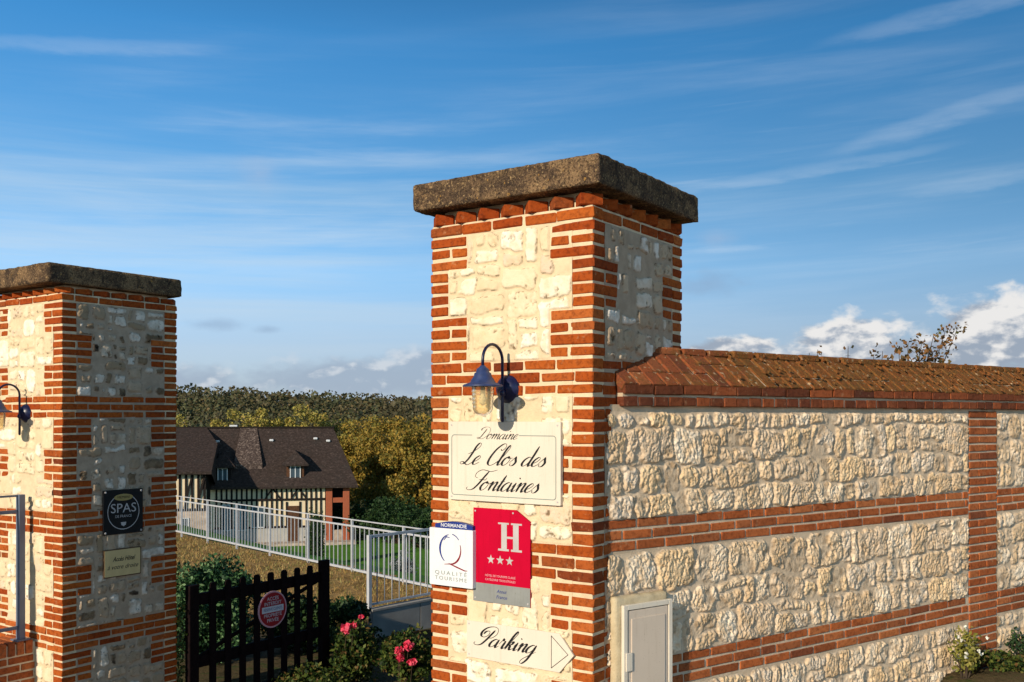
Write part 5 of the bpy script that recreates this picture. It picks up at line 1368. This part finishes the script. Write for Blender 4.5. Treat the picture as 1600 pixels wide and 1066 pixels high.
# raised hipped section in the middle of the main roof
m = MB(); a0_, a1_ = -4.45, -2.85; dzr = 0.05
Pm = [(a0_, -ov+1.15, -2.85), (a1_+0.1, -ov+1.15, -2.85), (a1_-0.35, ym, zr+dzr), (a0_+0.25, ym, zr+dzr), (a0_, -ov+1.15, -3.6), (a1_+0.1, -ov+1.15, -3.6), (a0_+0.25, ym, zr-0.3), (a1_-0.35, ym, zr-0.3)]
m.add(tow(FH, Pm), [(0, 1, 2, 3), (0, 4, 5, 1), (1, 5, 7, 2), (0, 3, 6, 4)])
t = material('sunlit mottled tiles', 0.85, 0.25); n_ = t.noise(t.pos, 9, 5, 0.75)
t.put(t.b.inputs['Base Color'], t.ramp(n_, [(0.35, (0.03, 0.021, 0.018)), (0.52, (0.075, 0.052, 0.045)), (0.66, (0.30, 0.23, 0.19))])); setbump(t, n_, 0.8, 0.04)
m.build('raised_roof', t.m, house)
# dormers
def dormer(xc, wd, zb, zt, yf, mt):
    d_ = hb('dormer', (xc-wd/2, yf, zb-0.2), (xc+wd/2, yf+2.2, zt), mt)
    m = MB(); w2 = wd/2+0.28; zt2 = zt+0.02; zp = zt+0.85
    P = [(xc-w2, yf-0.35, zt2), (xc+w2, yf-0.35, zt2), (xc, yf+0.45, zp), (xc-w2, yf+2.2, zt2+0.0), (xc+w2, yf+2.2, zt2), (xc, yf+2.6, zp),
         (xc-w2, yf-0.35, zt2-0.1), (xc+w2, yf-0.35, zt2-0.1)]
    m.add(tow(FH, P), [(0, 1, 2), (1, 4, 5, 2), (0, 2, 5, 3), (0, 6, 7, 1)])
    m.build('dormer_roof', M['roof'], d_)
    return window(xc, wd*0.62, zb, zt-0.08, yf-0.03, d_)
def window(xc, wd, zb, zt, y, parent):
    m = MB(); f = 0.055
    for a, b in (((xc-wd/2, zb), (xc-wd/2+f, zt)), ((xc+wd/2-f, zb), (xc+wd/2, zt)), ((xc-wd/2+f, zb), (xc+wd/2-f, zb+f)), ((xc-wd/2+f, zt-f), (xc+wd/2-f, zt)), ((xc-f/2, zb+f), (xc+f/2, zt-f))):
        boxv(m, FH, (a[0], y-0.03, a[1]), (b[0], y+0.03, b[1]), 0.0)
    w_ = m.build('window', M['winframe'], parent)
    return w_, (xc, wd, zb, zt, y)
def pane(info, parent):
    xc, wd, zb, zt, y = info
    m = MB(); boxv(m, FH, (xc-wd/2+0.05, y-0.005, zb+0.05), (xc+wd/2-0.05, y+0.012, zt-0.05), 0.0); return m.build('pane', M['winglass'], parent)
w_, i_ = dormer(-0.75, 1.05, -3.90, -2.92, 0.15, M['doorwood'])
pane(i_, w_.parent)
w_, i_ = dormer(-5.05, 0.95, -3.95, -3.0, 0.05, M['timber']); pane(i_, w_.parent)  # left dormer box coloured near-black to carry its shade
for (xc, wd, zb, zt, y) in ((-4.85, 0.5, -6.9, -5.3, -0.07), (-2.95, 0.75, -6.75, -5.45, -0.07), (-6.95, 0.45, -6.9, -5.8, -2.54), (-4.0, 0.7, -6.9, -5.3, -0.07)):
    w_, i_ = window(xc, wd, zb, zt, y, house); pane(i_, w_)
dr = hb('door', (-1.20, -0.07, G), (-0.52, -0.01, -5.45), M['doorwood'])
hb('door_frame', (-1.32, -0.05, G), (-1.201, 0.0, -5.2), M['timber']); hb('door_frame', (-0.519, -0.05, G), (-0.40, 0.0, -5.2), M['timber'])
for (x, z) in ((-5.55, -1.55), (-2.25, -1.5), (0.5, -1.4), (1.3, -1.55)):
    yy = -ov+(z-ze)/(zr-ze)*(ym+ov); hb('roof_vent', (x-0.13, yy-0.16, z-0.04), (x+0.13, yy+0.05, z+0.10), M['winframe'], roof, 0.03)
hb('ridge_cap', (-4.9, ym-0.15, zr+0.04), (-4.4, ym+0.15, zr+0.16), M['winframe'], roof, 0.03)
# pale terrace in front of the house
ter = MB(); boxv(ter, FH, (-6.5, -1.1, G-0.1), (2.9, -0.061, -7.62), 0.0); o = ter.build('terrace', M['pinkstone']); tag(o, kind='structure')
